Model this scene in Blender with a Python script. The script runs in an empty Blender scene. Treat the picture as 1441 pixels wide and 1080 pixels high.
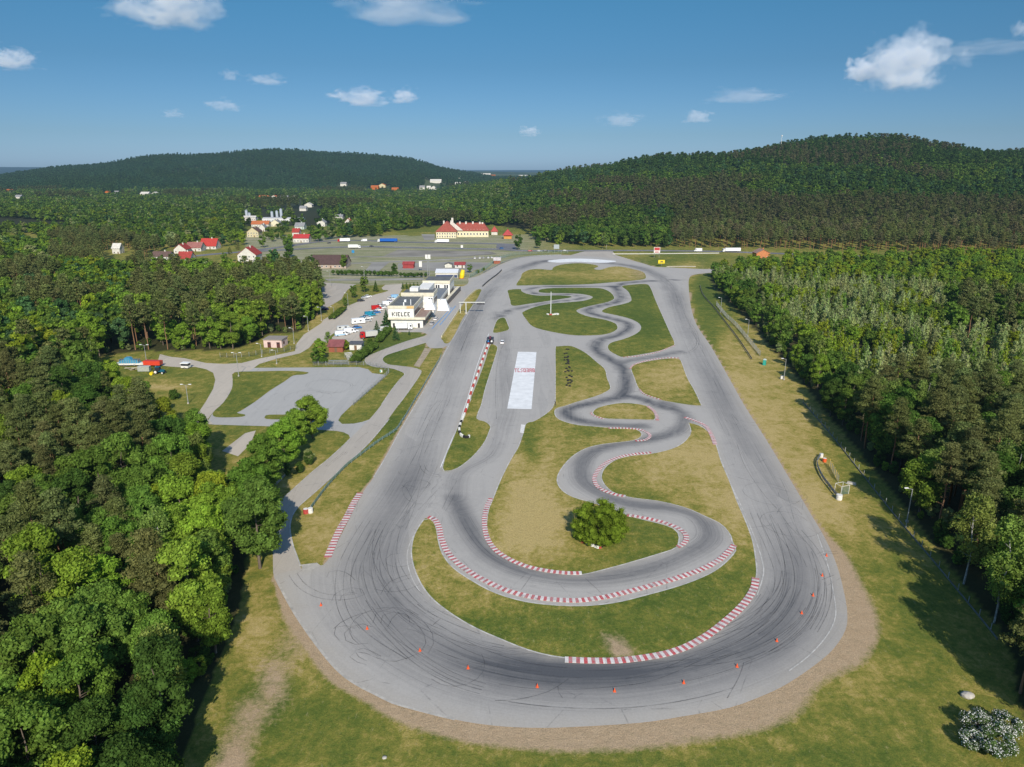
import bpy, bmesh, math, random
import numpy as np
from mathutils import Vector, Matrix
from mathutils.geometry import delaunay_2d_cdt
R = math.radians
PI = math.pi
sc = bpy.context.scene
COL = sc.collection
# ------------------------------------------------------------------ camera
CAMH = 75.0; PITCH = R(16.8); FOC = 1000.0; PW, PH = 1441.0, 1080.0
cam_d = bpy.data.cameras.new('camera'); cam = bpy.data.objects.new('camera', cam_d); COL.objects.link(cam)
cam.location = (0, 0, CAMH); cam.rotation_euler = (PI/2 - PITCH, 0, 0)
cam_d.sensor_fit = 'HORIZONTAL'; cam_d.sensor_width = 36.0; cam_d.lens = 36.0*FOC/PW
cam_d.clip_start = 1.0; cam_d.clip_end = 60000.0
sc.camera = cam
CP, SP = math.cos(PITCH), math.sin(PITCH)

def G(px, py, z=0.0):
    """survey: a picture measurement -> point of the place at height z"""
    r = (px-720.5)/FOC; d = (py-540)/FOC
    t = (z-CAMH)/(-SP-d*CP)
    return Vector((r*t, (CP-d*SP)*t, z))
def at(px, py, Y):
    """point on the sight line of a measurement at distance Y (for hilltops)"""
    r = (px-720.5)/FOC; d = (py-540)/FOC
    t = Y/(CP-d*SP)
    return Vector((r*t, Y, CAMH+(-SP-d*CP)*t))
def Pj(x, y, z=0.0):
    dep = y*CP+(CAMH-z)*SP
    up = y*SP+(z-CAMH)*CP
    return 720.5+FOC*x/dep, 540-FOC*up/dep
def depth(x, y, z=0.0): return y*CP+(CAMH-z)*SP

# zoom-frame helpers: measured in enlarged views
def zm(x0, y0, s, pts): return [(x0+a/s, y0+b/s) for a, b in pts]

# ------------------------------------------------------------------ tagging
def tag(o, label=None, cat=None, group=None, kind=None):
    if label: o['label'] = label
    if cat: o['category'] = cat
    if group: o['group'] = group
    if kind: o['kind'] = kind
    return o
def thing(name, label, cat, loc=(0,0,0), rz=0.0, group=None):
    o = bpy.data.objects.new(name, None); COL.objects.link(o)
    o.empty_display_size = 0.5
    o.location = loc; o.rotation_euler = (0,0,rz)
    return tag(o, label, cat, group)
def link_mesh(name, me, parent=None, loc=None):
    o = bpy.data.objects.new(name, me); COL.objects.link(o)
    if parent is not None: o.parent = parent
    if loc is not None: o.location = loc
    return o

# ------------------------------------------------------------------ mesh builder
class MB:
    def __init__(s): s.v=[]; s.f=[]; s.m=[]; s.sm=[]
    def add(s, vs, fs, m=0, sm=False):
        b=len(s.v); s.v += [tuple(v) for v in vs]; s.f += [tuple(i+b for i in f) for f in fs]
        s.m += [m]*len(fs); s.sm += [sm]*len(fs); return s
    def box(s, c, d, rz=0.0, m=0, top=(1,1)):
        x,y,z=[q/2 for q in d]; vs=[]
        for k,(sx,sy,sz) in enumerate([(-1,-1,-1),(1,-1,-1),(1,1,-1),(-1,1,-1),(-1,-1,1),(1,-1,1),(1,1,1),(-1,1,1)]):
            a=sx*x*(top[0] if sz>0 else 1); b=sy*y*(top[1] if sz>0 else 1)
            vs.append((c[0]+a*math.cos(rz)-b*math.sin(rz), c[1]+a*math.sin(rz)+b*math.cos(rz), c[2]+sz*z))
        return s.add(vs, [(3,2,1,0),(4,5,6,7),(0,1,5,4),(1,2,6,5),(2,3,7,6),(3,0,4,7)], m)
    def rbox(s, x0,x1,y0,y1,z0,z1,m=0): return s.box(((x0+x1)/2,(y0+y1)/2,(z0+z1)/2),(x1-x0,y1-y0,z1-z0),0,m)
    def cyl(s, p0, p1, r0, r1=None, n=8, m=0, cap=True, sm=True):
        if r1 is None: r1=r0
        p0=Vector(p0); p1=Vector(p1); d=(p1-p0)
        if d.length<1e-6: return s
        q=d.to_track_quat('Z','Y'); vs=[]
        for p,r in ((p0,r0),(p1,r1)):
            for k in range(n):
                a=2*PI*k/n; vs.append(p+q@Vector((r*math.cos(a),r*math.sin(a),0)))
        fs=[(k,(k+1)%n,n+(k+1)%n,n+k) for k in range(n)]
        s.add(vs,fs,m,sm)
        if cap: 
            s.add(vs[:n],[tuple(reversed(range(n)))],m); s.add(vs[n:],[tuple(range(n))],m)
        return s
    def prism(s, prof, y0, y1, m=0, axis='Y'):
        """profile in (x,z), extruded along y"""
        n=len(prof)
        vs=[(p[0],y0,p[1]) for p in prof]+[(p[0],y1,p[1]) for p in prof]
        if axis=='X': vs=[(v[1],v[0],v[2]) for v in vs]
        fs=[(k,(k+1)%n,n+(k+1)%n,n+k) for k in range(n)]+[tuple(reversed(range(n))),tuple(range(n,2*n))]
        return s.add(vs,fs,m)
    def torus(s, c, R1, r, n=12, k=6, m=0):
        vs=[];fs=[]
        for i in range(n):
            a=2*PI*i/n
            for j in range(k):
                b=2*PI*j/k; rr=R1+r*math.cos(b)
                vs.append((c[0]+rr*math.cos(a),c[1]+rr*math.sin(a),c[2]+r*math.sin(b)))
        for i in range(n):
            for j in range(k):
                fs.append((i*k+j,((i+1)%n)*k+j,((i+1)%n)*k+(j+1)%k,i*k+(j+1)%k))
        return s.add(vs,fs,m,True)
    def mesh(s, name, mats):
        me=bpy.data.meshes.new(name); me.from_pydata(s.v,[],s.f)
        for m in (mats if isinstance(mats,(list,tuple)) else [mats]): me.materials.append(m)
        me.polygons.foreach_set('material_index',s.m); me.polygons.foreach_set('use_smooth',s.sm)
        me.validate(); 
        bm=bmesh.new(); bm.from_mesh(me); bmesh.ops.recalc_face_normals(bm,faces=bm.faces[:]); bm.to_mesh(me); bm.free()
        return me
    def build(s, name, mats, parent=None, loc=None):
        return link_mesh(name, s.mesh(name,mats), parent, loc)

# ------------------------------------------------------------------ materials
def newmat(name):
    m=bpy.data.materials.new(name); m.use_nodes=True; nt=m.node_tree
    b=nt.nodes['Principled BSDF']; return m,nt,b
class NT:
    def __init__(s,nt): s.nt=nt
    def n(s,t,**kw):
        nd=s.nt.nodes.new(t)
        for k,v in kw.items(): setattr(nd,k,v)
        return nd
    def l(s,a,b): s.nt.links.new(a,b)
    def math(s,op,a,b=None,c=None,clamp=False):
        nd=s.n('ShaderNodeMath',operation=op); nd.use_clamp=clamp
        for i,v in enumerate((a,b,c)):
            if v is None: continue
            if hasattr(v,'node'): s.l(v,nd.inputs[i])
            else: nd.inputs[i].default_value=v
        return nd.outputs[0]
    def mix(s,f,a,b,mode='MIX'):
        nd=s.n('ShaderNodeMix',data_type='RGBA',blend_type=mode)
        for sock,v in ((nd.inputs[0],f),(nd.inputs[6],a),(nd.inputs[7],b)):
            if hasattr(v,'node'): s.l(v,sock)
            elif not hasattr(v,'__len__'): sock.default_value=v
            else: sock.default_value=(*v,1) if len(v)==3 else v
        return nd.outputs[2]
    def noise(s,vec,scale,detail=4,rough=.55,dist=0.0,out=0):
        nd=s.n('ShaderNodeTexNoise'); nd.inputs['Scale'].default_value=scale; nd.inputs['Detail'].default_value=detail
        nd.inputs['Roughness'].default_value=rough; nd.inputs['Distortion'].default_value=dist
        if vec is not None: s.l(vec,nd.inputs['Vector'])
        return nd.outputs[out]
    def ramp(s,f,stops):
        nd=s.n('ShaderNodeValToRGB'); cr=nd.color_ramp
        while len(cr.elements)<len(stops): cr.elements.new(0.5)
        for e,(p,c) in zip(cr.elements,stops): e.position=p; e.color=(*c,1) if len(c)==3 else c
        s.l(f,nd.inputs[0]); return nd.outputs[0]
    def rng(s,f,a,b,c=0.0,d=1.0,smooth=False):
        nd=s.n('ShaderNodeMapRange'); nd.clamp=True
        if smooth: nd.interpolation_type='SMOOTHSTEP'
        s.l(f,nd.inputs[0]); nd.inputs[1].default_value=a; nd.inputs[2].default_value=b; nd.inputs[3].default_value=c; nd.inputs[4].default_value=d
        return nd.outputs[0]
    def attr(s,name,typ='GEOMETRY',out='Fac'):
        nd=s.n('ShaderNodeAttribute'); nd.attribute_name=name; nd.attribute_type=typ; return nd.outputs[out]
    def pos(s): return s.n('ShaderNodeNewGeometry').outputs['Position']
    def vmul(s,v,xyz):
        nd=s.n('ShaderNodeVectorMath',operation='MULTIPLY'); s.l(v,nd.inputs[0]); nd.inputs[1].default_value=xyz; return nd.outputs[0]
    def bump(s,h,strength,dist=1.0):
        nd=s.n('ShaderNodeBump'); nd.inputs['Strength'].default_value=strength; nd.inputs['Distance'].default_value=dist
        s.l(h,nd.inputs['Height']); return nd.outputs[0]
_mc={}
def paint(name,col,rough=.6,metal=0.0,var=.12,scale=1.5,spec=.4,emit=None):
    """slightly uneven weathered colour"""
    if name in _mc: return _mc[name]
    m,nt,b=newmat(name); t=NT(nt)
    tc=t.n('ShaderNodeTexCoord').outputs['Object']
    n1=t.noise(tc,scale,5,.6); f=t.rng(n1,.3,.7,1-var,1+var)
    c=t.mix(1.0,col,(1,1,1),'MULTIPLY'); vm=t.n('ShaderNodeVectorMath',operation='SCALE'); t.l(c,vm.inputs[0]); t.l(f,vm.inputs['Scale'])
    t.l(vm.outputs[0],b.inputs['Base Color']); b.inputs['Roughness'].default_value=rough; b.inputs['Metallic'].default_value=metal
    b.inputs['Specular IOR Level'].default_value=spec
    _mc[name]=m; return m

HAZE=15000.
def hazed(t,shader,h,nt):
    """painted haze: mixes a bluish glow into far ground and foliage"""
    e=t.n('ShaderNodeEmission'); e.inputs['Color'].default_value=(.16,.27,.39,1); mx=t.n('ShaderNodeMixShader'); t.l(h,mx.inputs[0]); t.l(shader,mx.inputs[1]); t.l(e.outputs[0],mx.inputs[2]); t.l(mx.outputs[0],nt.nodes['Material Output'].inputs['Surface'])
def m_grass():
    m,nt,b=newmat('grass'); t=NT(nt); p=t.pos()
    dry=t.attr('dry'); dirt=t.attr('dirt'); wood=t.attr('wood'); field=t.attr('field')
    nb=t.noise(p,.022,5,.6,.4); nm=t.noise(p,.24,7,.7,.5); ns=t.noise(p,1.1,6,.75,.2); nf=t.noise(p,5.0,4,.8)
    streak=t.noise(t.vmul(p,(.9,.25,1)),.35,5,.7,.8)
    d=t.math('ADD',dry,t.math('MULTIPLY',t.math('SUBTRACT',nb,.5),1.0))
    d=t.math('ADD',d,t.math('MULTIPLY',t.math('SUBTRACT',nm,.5),1.45))
    d=t.math('ADD',d,t.math('MULTIPLY',t.math('SUBTRACT',streak,.5),.5))
    d=t.math('ADD',d,t.math('MULTIPLY',t.math('SUBTRACT',ns,.5),1.25),clamp=True)
    col=t.ramp(d,[(0.0,(.078,.116,.020)),(.25,(.125,.152,.027)),(.48,(.195,.192,.036)),(.72,(.33,.265,.070)),(1.0,(.46,.35,.14))])
    # dirt
    dd=t.math('ADD',dirt,t.math('MULTIPLY',t.math('SUBTRACT',ns,.5),1.2))
    dd=t.math('ADD',dd,t.math('MULTIPLY',t.math('SUBTRACT',nm,.5),1.0))
    dd=t.rng(dd,.2,.85)
    dcol=t.mix(t.noise(p,.5,6,.75),(.36,.25,.145),(.50,.375,.24))
    dcol=t.mix(t.rng(t.noise(p,.8,4,.6),.5,.8),dcol,(.33,.25,.15))
    tuft=t.rng(t.noise(p,1.7,5,.8),.52,.66,0,1); dd=t.math('MULTIPLY',dd,t.math('SUBTRACT',1.0,t.math('MULTIPLY',tuft,t.rng(dirt,.5,.9,.8,.04))))
    col=t.mix(t.rng(t.noise(p,2.2,6,.8),.56,.72,0,.7),col,(.07,.085,.022))
    col=t.mix(t.rng(t.noise(t.vmul(p,(1.4,.5,1)),1.3,5,.75,),.58,.75,0,.6),col,(.40,.34,.17))
    col=t.mix(dd,col,dcol)
    # mown stripes near the top of the circuit
    # far fields
    fc=t.ramp(t.noise(t.vmul(p,(.25,1.9,1)),.03,5,.6),[(.32,(.17,.19,.07)),(.42,(.36,.32,.22)),(.48,(.19,.21,.08)),(.54,(.38,.34,.24)),(.62,(.20,.22,.09)),(.72,(.36,.31,.20))])
    fc=t.mix(t.rng(nm,.5,.8,0,.5),fc,(.15,.17,.07))
    col=t.mix(field,col,fc)
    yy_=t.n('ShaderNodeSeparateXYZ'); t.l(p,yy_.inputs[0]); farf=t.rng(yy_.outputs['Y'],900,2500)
    wc=t.mix(t.noise(p,.4,5,.7),(.018,.024,.010),(.05,.045,.022)); fr_=t.mix(t.rng(t.noise(t.vmul(p,(1,.25,1)),.0035,6,.6),.42,.6),(.022,.045,.022),(.085,.105,.045)); wc=t.mix(farf,wc,fr_); wc=t.mix(t.rng(yy_.outputs['Y'],8000,10000),wc,(.012,.035,.045))  # farthest ground turns dark blue, haze painted into its colour
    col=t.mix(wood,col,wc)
    g=t.rng(nf,.25,.75,.55,1.42); vm=t.n('ShaderNodeVectorMath',operation='SCALE'); t.l(col,vm.inputs[0]); t.l(g,vm.inputs['Scale'])
    t.l(vm.outputs[0],b.inputs['Base Color']); b.inputs['Roughness'].default_value=.95; b.inputs['Specular IOR Level'].default_value=.1
    h=t.math('ADD',t.math('MULTIPLY',nf,.5),ns)
    t.l(t.bump(h,.55,.35),b.inputs['Normal'])
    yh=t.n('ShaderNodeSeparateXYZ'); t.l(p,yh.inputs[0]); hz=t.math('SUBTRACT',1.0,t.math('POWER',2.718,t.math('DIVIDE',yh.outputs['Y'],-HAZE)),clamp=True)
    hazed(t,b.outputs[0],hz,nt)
    return m
def m_asphalt(name,base=(.405,.380,.345),dark=(.085,.088,.095)):
    m,nt,b=newmat(name); t=NT(nt); p=t.pos()
    rub=t.attr('rubber'); flow=t.attr('flow',out='Vector'); light=t.attr('edge')
    st=t.noise(t.vmul(flow,(.012,.9,0)),1.0,7,.7); st2=t.noise(t.vmul(flow,(.03,3.2,0)),1.0,5,.7)
    nb=t.noise(p,.03,5,.6,.5); nm=t.noise(p,.35,6,.7,.4); nf=t.noise(p,3.0,4,.75)
    k=t.math('MULTIPLY',t.math('MULTIPLY',rub,.85),t.math('ADD',.62,t.math('MULTIPLY',t.math('ADD',st,st2),.42)))
    k=t.math('ADD',k,t.math('MULTIPLY',t.math('SUBTRACT',nb,.5),.45))
    vc=t.n('ShaderNodeTexVoronoi'); vc.inputs['Scale'].default_value=1.0; t.l(t.vmul(flow,(.018,.16,0)),vc.inputs['Vector']); vs_=t.n('ShaderNodeSeparateColor'); t.l(vc.outputs['Color'],vs_.inputs[0])
    k=t.math('ADD',k,t.math('MULTIPLY',t.math('SUBTRACT',vs_.outputs[0],.5),.16))
    k=t.math('ADD',k,t.math('MULTIPLY',t.math('SUBTRACT',st,.5),.36))
    k=t.math('ADD',k,t.math('MULTIPLY',t.math('SUBTRACT',nm,.5),.26),clamp=True)
    col=t.ramp(k,[(0.0,base),(.35,tuple(a*.62+c*.38 for a,c in zip(base,dark))),(1.0,dark)])
    # thin dark streaks
    thin=t.math('MULTIPLY',t.rng(st2,.57,.66),t.rng(rub,.03,.5,.08,.6))
    col=t.mix(thin,col,(.05,.052,.058))
    # dusty pale margin
    e=t.math('MULTIPLY',light,t.rng(nm,.3,.6,.25,.8))
    col=t.mix(e,col,(.40,.36,.30))
    # cracks and patches
    vo=t.n('ShaderNodeTexVoronoi',feature='DISTANCE_TO_EDGE'); t.l(t.vmul(p,(1,.6,1)),vo.inputs['Vector']); vo.inputs['Scale'].default_value=.07
    cr=t.rng(vo.outputs['Distance'],0,.006,1,0); cr=t.math('MULTIPLY',cr,t.rng(nm,.45,.6,0,.5))
    col=t.mix(cr,col,(.10,.10,.10))
    g=t.rng(nf,.25,.75,.90,1.10); vm=t.n('ShaderNodeVectorMath',operation='SCALE'); t.l(col,vm.inputs[0]); t.l(g,vm.inputs['Scale'])
    t.l(vm.outputs[0],b.inputs['Base Color']); b.inputs['Roughness'].default_value=.85; b.inputs['Specular IOR Level'].default_value=.25
    t.l(t.bump(nf,.15,.02),b.inputs['Normal'])
    return m
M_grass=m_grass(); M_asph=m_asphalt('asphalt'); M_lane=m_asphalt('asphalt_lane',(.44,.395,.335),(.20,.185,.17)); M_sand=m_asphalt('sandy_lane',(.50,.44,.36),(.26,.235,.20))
M_conc=paint('pale_concrete',(.42,.39,.34),.85,var=.25,scale=.8); M_line=paint('edge_line',(.46,.44,.40),.8,var=.35,scale=.6)
M_white=paint('white_paint',(.80,.80,.78),.6,var=.05); M_red=paint('red_paint',(.48,.035,.04),.55,var=.25,scale=2)
def m_kerb(name,c):
    m,nt,b=newmat(name); t=NT(nt); p=t.pos(); n1=t.noise(p,.5,6,.7); n2=t.noise(p,4.,5,.75)
    w=t.math('ADD',t.math('MULTIPLY',n1,.6),t.math('MULTIPLY',n2,.4)); col=t.mix(t.rng(w,.42,.62,0,.75),c,(.36,.33,.31)); col=t.mix(t.rng(t.noise(t.vmul(p,(1,.5,1)),.9,4,.6),.55,.72,0,.6),col,(.09,.09,.095))
    t.l(col,b.inputs['Base Color']); b.inputs['Roughness'].default_value=.8; return m
M_kw=paint('faded_white',(.70,.67,.62),.7,var=.18,scale=2); M_kr=paint('faded_red',(.46,.055,.055),.7,var=.3,scale=2)
M_kbw=m_kerb('kerb_white',(.72,.68,.63)); M_kbr=m_kerb('kerb_red',(.50,.07,.075))
M_metal=paint('galvanised_steel',(.42,.44,.45),.45,.6); M_black=paint('tyre_rubber',(.02,.02,.022),.8)
M_glass=paint('dark_glass',(.03,.035,.045),.3,spec=.25); M_wood=paint('weathered_wood',(.17,.10,.06),.8)
M_road=paint('road_asphalt',(.17,.17,.175),.85,var=.2,scale=.05)

# ------------------------------------------------------------------ terrain
def sstep(t): t=np.clip(t,0,1); return t*t*(3-2*t)
def ridge(tab, D):   # table of ridge measurements -> (azimuth x/y, height)
    a=[];z=[]
    for px,py in tab:
        p=at(px,py,D); a.append(p.x/p.y); z.append(p.z)
    return np.array(a),np.array(z)
HR=ridge([(560,300),(640,272),(700,260),(760,250),(810,244),(870,231),(930,222),(1000,216),(1100,206),(1180,198),(1230,194),(1262,196),(1310,207),(1350,208),(1441,214),(1600,222),(1900,235),(2300,262)],1550.0)
HL=ridge([(-900,262),(-500,256),(-200,255),(0,250),(60,243),(90,238),(160,231),(225,223),(300,218),(350,216),(450,215),(490,218),(530,223),(590,230),(620,238),(660,247),(740,262)],3500.0)
HM=ridge([(450,262),(520,254),(560,250),(600,246),(625,242),(650,241),(690,242),(740,243),(830,244),(900,255),(1000,262)],6500.0)
HF=ridge([(-1500,236),(0,235.5),(110,236.5),(300,238),(600,241),(780,240),(820,240),(1441,241),(2600,241)],14000.0)
def terrain(x,y):
    x=np.asarray(x,float); y=np.asarray(y,float)
    yy=np.maximum(y,1.0); a=x/yy; z=np.zeros_like(x+y)
    for (A,Z),D,foot,th in ((HR,1550.,None,15),(HL,3500.,2250.,13),(HM,6500.,3400.,6),(HF,14000.,8000.,0)):
        h=np.interp(a,A,Z)-th
        if foot is None: f=np.interp(a,[-.2,.0,.1,.35,1.],[1150,830,740,730,640])
        else: f=foot
        t=(yy-f)/(D-f)
        up=sstep(t)*.55+np.clip(t,0,1)*.45 if foot is None else sstep(t)*.7+np.clip(t,0,1)*.3
        dn=1-.65*sstep((yy-D)/(D*.8))
        zz=np.maximum(h,0)*up*dn
        z=np.maximum(z,zz)
    # gentle undulation, only away from the flat valley floor
    m=sstep((yy-900)/900)
    z=z+m*np.clip(z,0,60)/60*(6*np.sin(x*.011+y*.004)+4*np.sin(x*.023-y*.013+1.7))
    z=np.where(y<1,0,z)
    return z
# dry / dirt / wood painting of the ground (measured patches, stored on the mesh)
def blobs(px,py,L,base=0.0):
    o=np.full(px.shape,base)
    for cx,cy,rx,ry,v in L: o=o+v*np.exp(-(((px-cx)/rx)**2+((py-cy)/ry)**2))
    return o
DRY=[(740,690,50,90,.62),(760,740,60,40,.40),(700,700,30,60,-.25),(745,625,18,50,-.45),(850,625,70,14,.25),
 (980,640,70,40,.40),(930,660,60,30,.3),(1040,720,40,90,.2),(1000,700,60,40,.15),(880,580,40,12,.42),(940,530,45,25,.45),(815,560,40,25,.3),(820,505,35,22,-.2),
 (650,800,60,50,.30),(600,770,22,60,.2),(760,880,160,40,-.05),(930,830,120,45,-.28),(860,900,80,25,-.15),(690,890,60,22,-.2),(905,765,50,20,-.15),
 (1080,600,60,130,.34),(1040,540,30,80,.25),(1150,640,40,60,.15),(1020,490,14,60,.3),(1130,720,30,70,.3),(1180,720,60,40,.25),(1230,850,60,120,-.05),(1300,900,60,80,-.2),(1010,460,25,50,-.35),(990,410,20,30,-.4),
 (460,760,60,40,.28),(470,700,40,60,.15),(560,590,30,60,-.25),(420,680,40,40,.2),(360,900,30,50,.35),(430,940,30,40,.3),(470,1010,60,30,-.2),(400,1000,40,40,-.2),
 (1200,960,60,40,.2),(900,1070,300,14,-.15),(1050,1040,200,25,.12),(830,385,50,12,.15),(880,385,30,14,.4),(740,385,30,14,.25),(760,440,80,40,-.3),(900,440,40,50,-.35),(800,415,60,15,-.35),
 (960,455,14,60,.45),(975,380,10,20,.3),(655,420,20,40,.3),(640,460,20,30,.4),(650,640,25,30,-.25),(670,560,15,60,.1),(600,520,30,30,.15),(550,500,40,20,-.35),(540,460,80,30,-.25),
 (230,540,60,6,.15),(225,545,50,4,.45),(330,560,60,30,-.1),(230,520,60,10,-.2),(960,365,60,12,-.15),(450,455,30,30,.35),(330,575,30,30,-.15)]
DIRT=[(410,900,26,40,.35),(385,960,26,40,.75),(350,1010,26,30,.75),(330,1060,26,30,.8),(320,1100,30,30,.8),(425,880,14,40,.4),
 (900,382,16,18,.55),(950,440,6,40,.3),(966,480,8,30,.35),(988,375,5,14,.3),(868,909,13,15,1.0),(880,918,14,6,.8),(852,898,5,8,.5),(1192,800,14,14,.35)]
DIRTARC=[(1192,790),(1207,830),(1212,862),(1206,895),(1190,925),(1160,955),(1120,985),(1070,1008),(1010,1026),(940,1038),(860,1042),(780,1043),(710,1037),(650,1026),(600,1013),(560,1000),(520,984),(480,960),(445,930),(420,895),(403,865)]
def polydist(X,Y,P,closed=False):
    P=np.asarray(P,float); n=len(P)
    best=np.full(X.shape,1e9); ss=np.zeros(X.shape); sd=np.zeros(X.shape); acc=0.
    for i in range(n if closed else n-1):
        a=P[i]; b=P[(i+1)%n]; d=b-a; L=math.hypot(*d)
        if L<1e-6: continue
        t=np.clip(((X-a[0])*d[0]+(Y-a[1])*d[1])/L**2,0,1)
        dx=X-a[0]-t*d[0]; dy=Y-a[1]-t*d[1]; q=np.hypot(dx,dy)
        m=q<best; best=np.where(m,q,best); ss=np.where(m,acc+t*L,ss)
        sd=np.where(m,np.sign(d[0]*dy-d[1]*dx)*q,sd); acc+=L
    return best,ss,sd
def inpoly(X,Y,P):
    c=np.zeros(X.shape,bool); n=len(P); j=n-1
    for i in range(n):
        xi,yi=P[i]; xj,yj=P[j]
        if yi!=yj:
            c^=((yi>Y)!=(yj>Y))&(X<(xj-xi)*(Y-yi)/(yj-yi)+xi)
        j=i
    return c
def smooth(pts,n=5,closed=True):
    """Catmull-Rom through the measured points"""
    out=[];N=len(pts); P=[Vector(p[:2]) for p in pts]
    for i in range(N if closed else N-1):
        p0=P[(i-1)%N] if closed or i>0 else P[0]; p1=P[i]; p2=P[(i+1)%N]; p3=P[(i+2)%N] if closed or i+2<N else P[-1]
        for k in range(n):
            t=k/n; out.append(.5*((2*p1)+(p2-p0)*t+(2*p0-5*p1+4*p2-p3)*t*t+(3*p1-p0-3*p2+p3)*t**3))
    if not closed: out.append(P[-1])
    return [(v.x,v.y) for v in out]
def W(pts): return [tuple(G(a,b)[:2]) for a,b in pts]
# woods (outlines of tree bases, in metres)
WOOD_L=W([(-900,1300),(200,1300),(245,1110),(262,1050),(290,975),(318,905),(338,850),(346,800),(346,745),(352,706),(380,675),(405,650),(400,655),(380,690),(350,722),(322,722),(300,702),(286,672),(262,648),(215,610),(190,585),(160,560),(150,530),(120,512),(60,520),(-100,540),(-900,600)])
WOOD_B=W([(-900,600),(-100,540),(60,520),(120,512),(140,503),(165,497),(215,494),(250,494),(330,492),(365,480),(378,470),(400,470),(425,466),(445,450),(455,425),(455,408),(440,396),(380,400),(330,396),(200,395),(100,385),(-300,400),(-900,440)])
WOOD_R=W([(1900,1300),(1470,1060),(1432,990),(1428,930),(1405,882),(1330,790),(1275,715),(1225,655),(1150,565),(1105,512),(1085,490),(1040,440),(1003,402),(1000,388),(1060,374),(1200,368),(1441,366),(2300,366),(2600,700)])
FENCE_R=[(1130,567),(1165,607),(1207,660),(1260,727),(1313,790),(1393,887),(1402,900)]
def ground_attrs(x,y):
    z=terrain(x,y); px,py=720.5+FOC*x/np.maximum(y*CP+(CAMH-z)*SP,1e-3),540-FOC*(y*SP+(z-CAMH)*CP)/np.maximum(y*CP+(CAMH-z)*SP,1e-3)
    near=(y>20)&(y<900)
    dry=np.where(near,blobs(px,py,DRY,.47),.3)
    dirt=np.where(near,blobs(px,py,DIRT,0),0)
    dm,_,_=polydist(x,y,MAIN_W,True); wd=.5+blobs(px,py,[(1215,890,60,90,4.6),(1100,1010,140,50,3.6),(850,1045,220,50,4.0),(620,1010,110,40,2.2),(470,940,80,60,1.6),(400,870,40,40,1.2),(1185,790,30,40,1.2)])
    dirt=np.maximum(dirt,np.clip(1.35-.7*(dm/wd)**2.4,0,1.2)*near)
    wood=np.zeros_like(x)
    for wp in (WOOD_L,WOOD_B,WOOD_R): wood=np.where(inpoly(x,y,wp),.9,wood)
    yard=(y>480)&(y<850)&(x/np.maximum(y,1)<.2)&(x/np.maximum(y,1)>-.37)
    field=np.where(yard,1.,0.)*(1-sstep((x/np.maximum(y,1)+.02)/.12))
    wood=np.where((z>3),1.,wood)
    wood=np.where((y>1000),1.,wood)
    return dry,dirt,wood,field
def set_attr(me,name,arr,typ='FLOAT'):
    a=me.attributes.new(name,typ,'POINT'); a.data.foreach_set('value' if typ=='FLOAT' else 'vector',np.asarray(arr,np.float32).ravel())
def ground():
    az=np.concatenate([np.linspace(-180,-52,24)[:-1],np.linspace(-52,52,380),np.linspace(52,180,24)[1:]])
    rr=[12.]
    while rr[-1]<45000: rr.append(rr[-1]*(1.012 if rr[-1]<2500 else 1.02))
    rr=np.array(rr); A,Rr=np.meshgrid(np.radians(az),rr)
    X=(Rr*np.sin(A)).ravel(); Y=(Rr*np.cos(A)).ravel(); Z=terrain(X,Y)
    n,mn=len(rr),len(az)
    i=np.arange((n-1)*(mn-1)); r=i//(mn-1); c=i%(mn-1); a=r*mn+c
    F=np.stack([a,a+1,a+mn+1,a+mn],1)
    X=np.append(X,0); Y=np.append(Y,0); Z=np.append(Z,0)
    me=bpy.data.meshes.new('ground')
    fl=[tuple(f) for f in F.tolist()]+[(len(X)-1,k+1,k) for k in range(mn-1)]
    me.from_pydata(np.stack([X,Y,Z],1).tolist(),[],fl)
    dry,dirt,wood,field=ground_attrs(X,Y)
    for k,v in (('dry',dry),('dirt',dirt),('wood',wood),('field',field)): set_attr(me,k,v)
    me.materials.append(M_ground)
    me.polygons.foreach_set('use_smooth',[True]*len(me.polygons)); me.update()
    bm=bmesh.new(); bm.from_mesh(me); bmesh.ops.recalc_face_normals(bm,faces=bm.faces[:])
    bm.faces.ensure_lookup_table()
    if bm.faces[200].normal.z<0: bmesh.ops.reverse_faces(bm,faces=bm.faces[:])
    bm.to_mesh(me); bm.free()
    return tag(link_mesh('ground',me),kind='structure')
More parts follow.
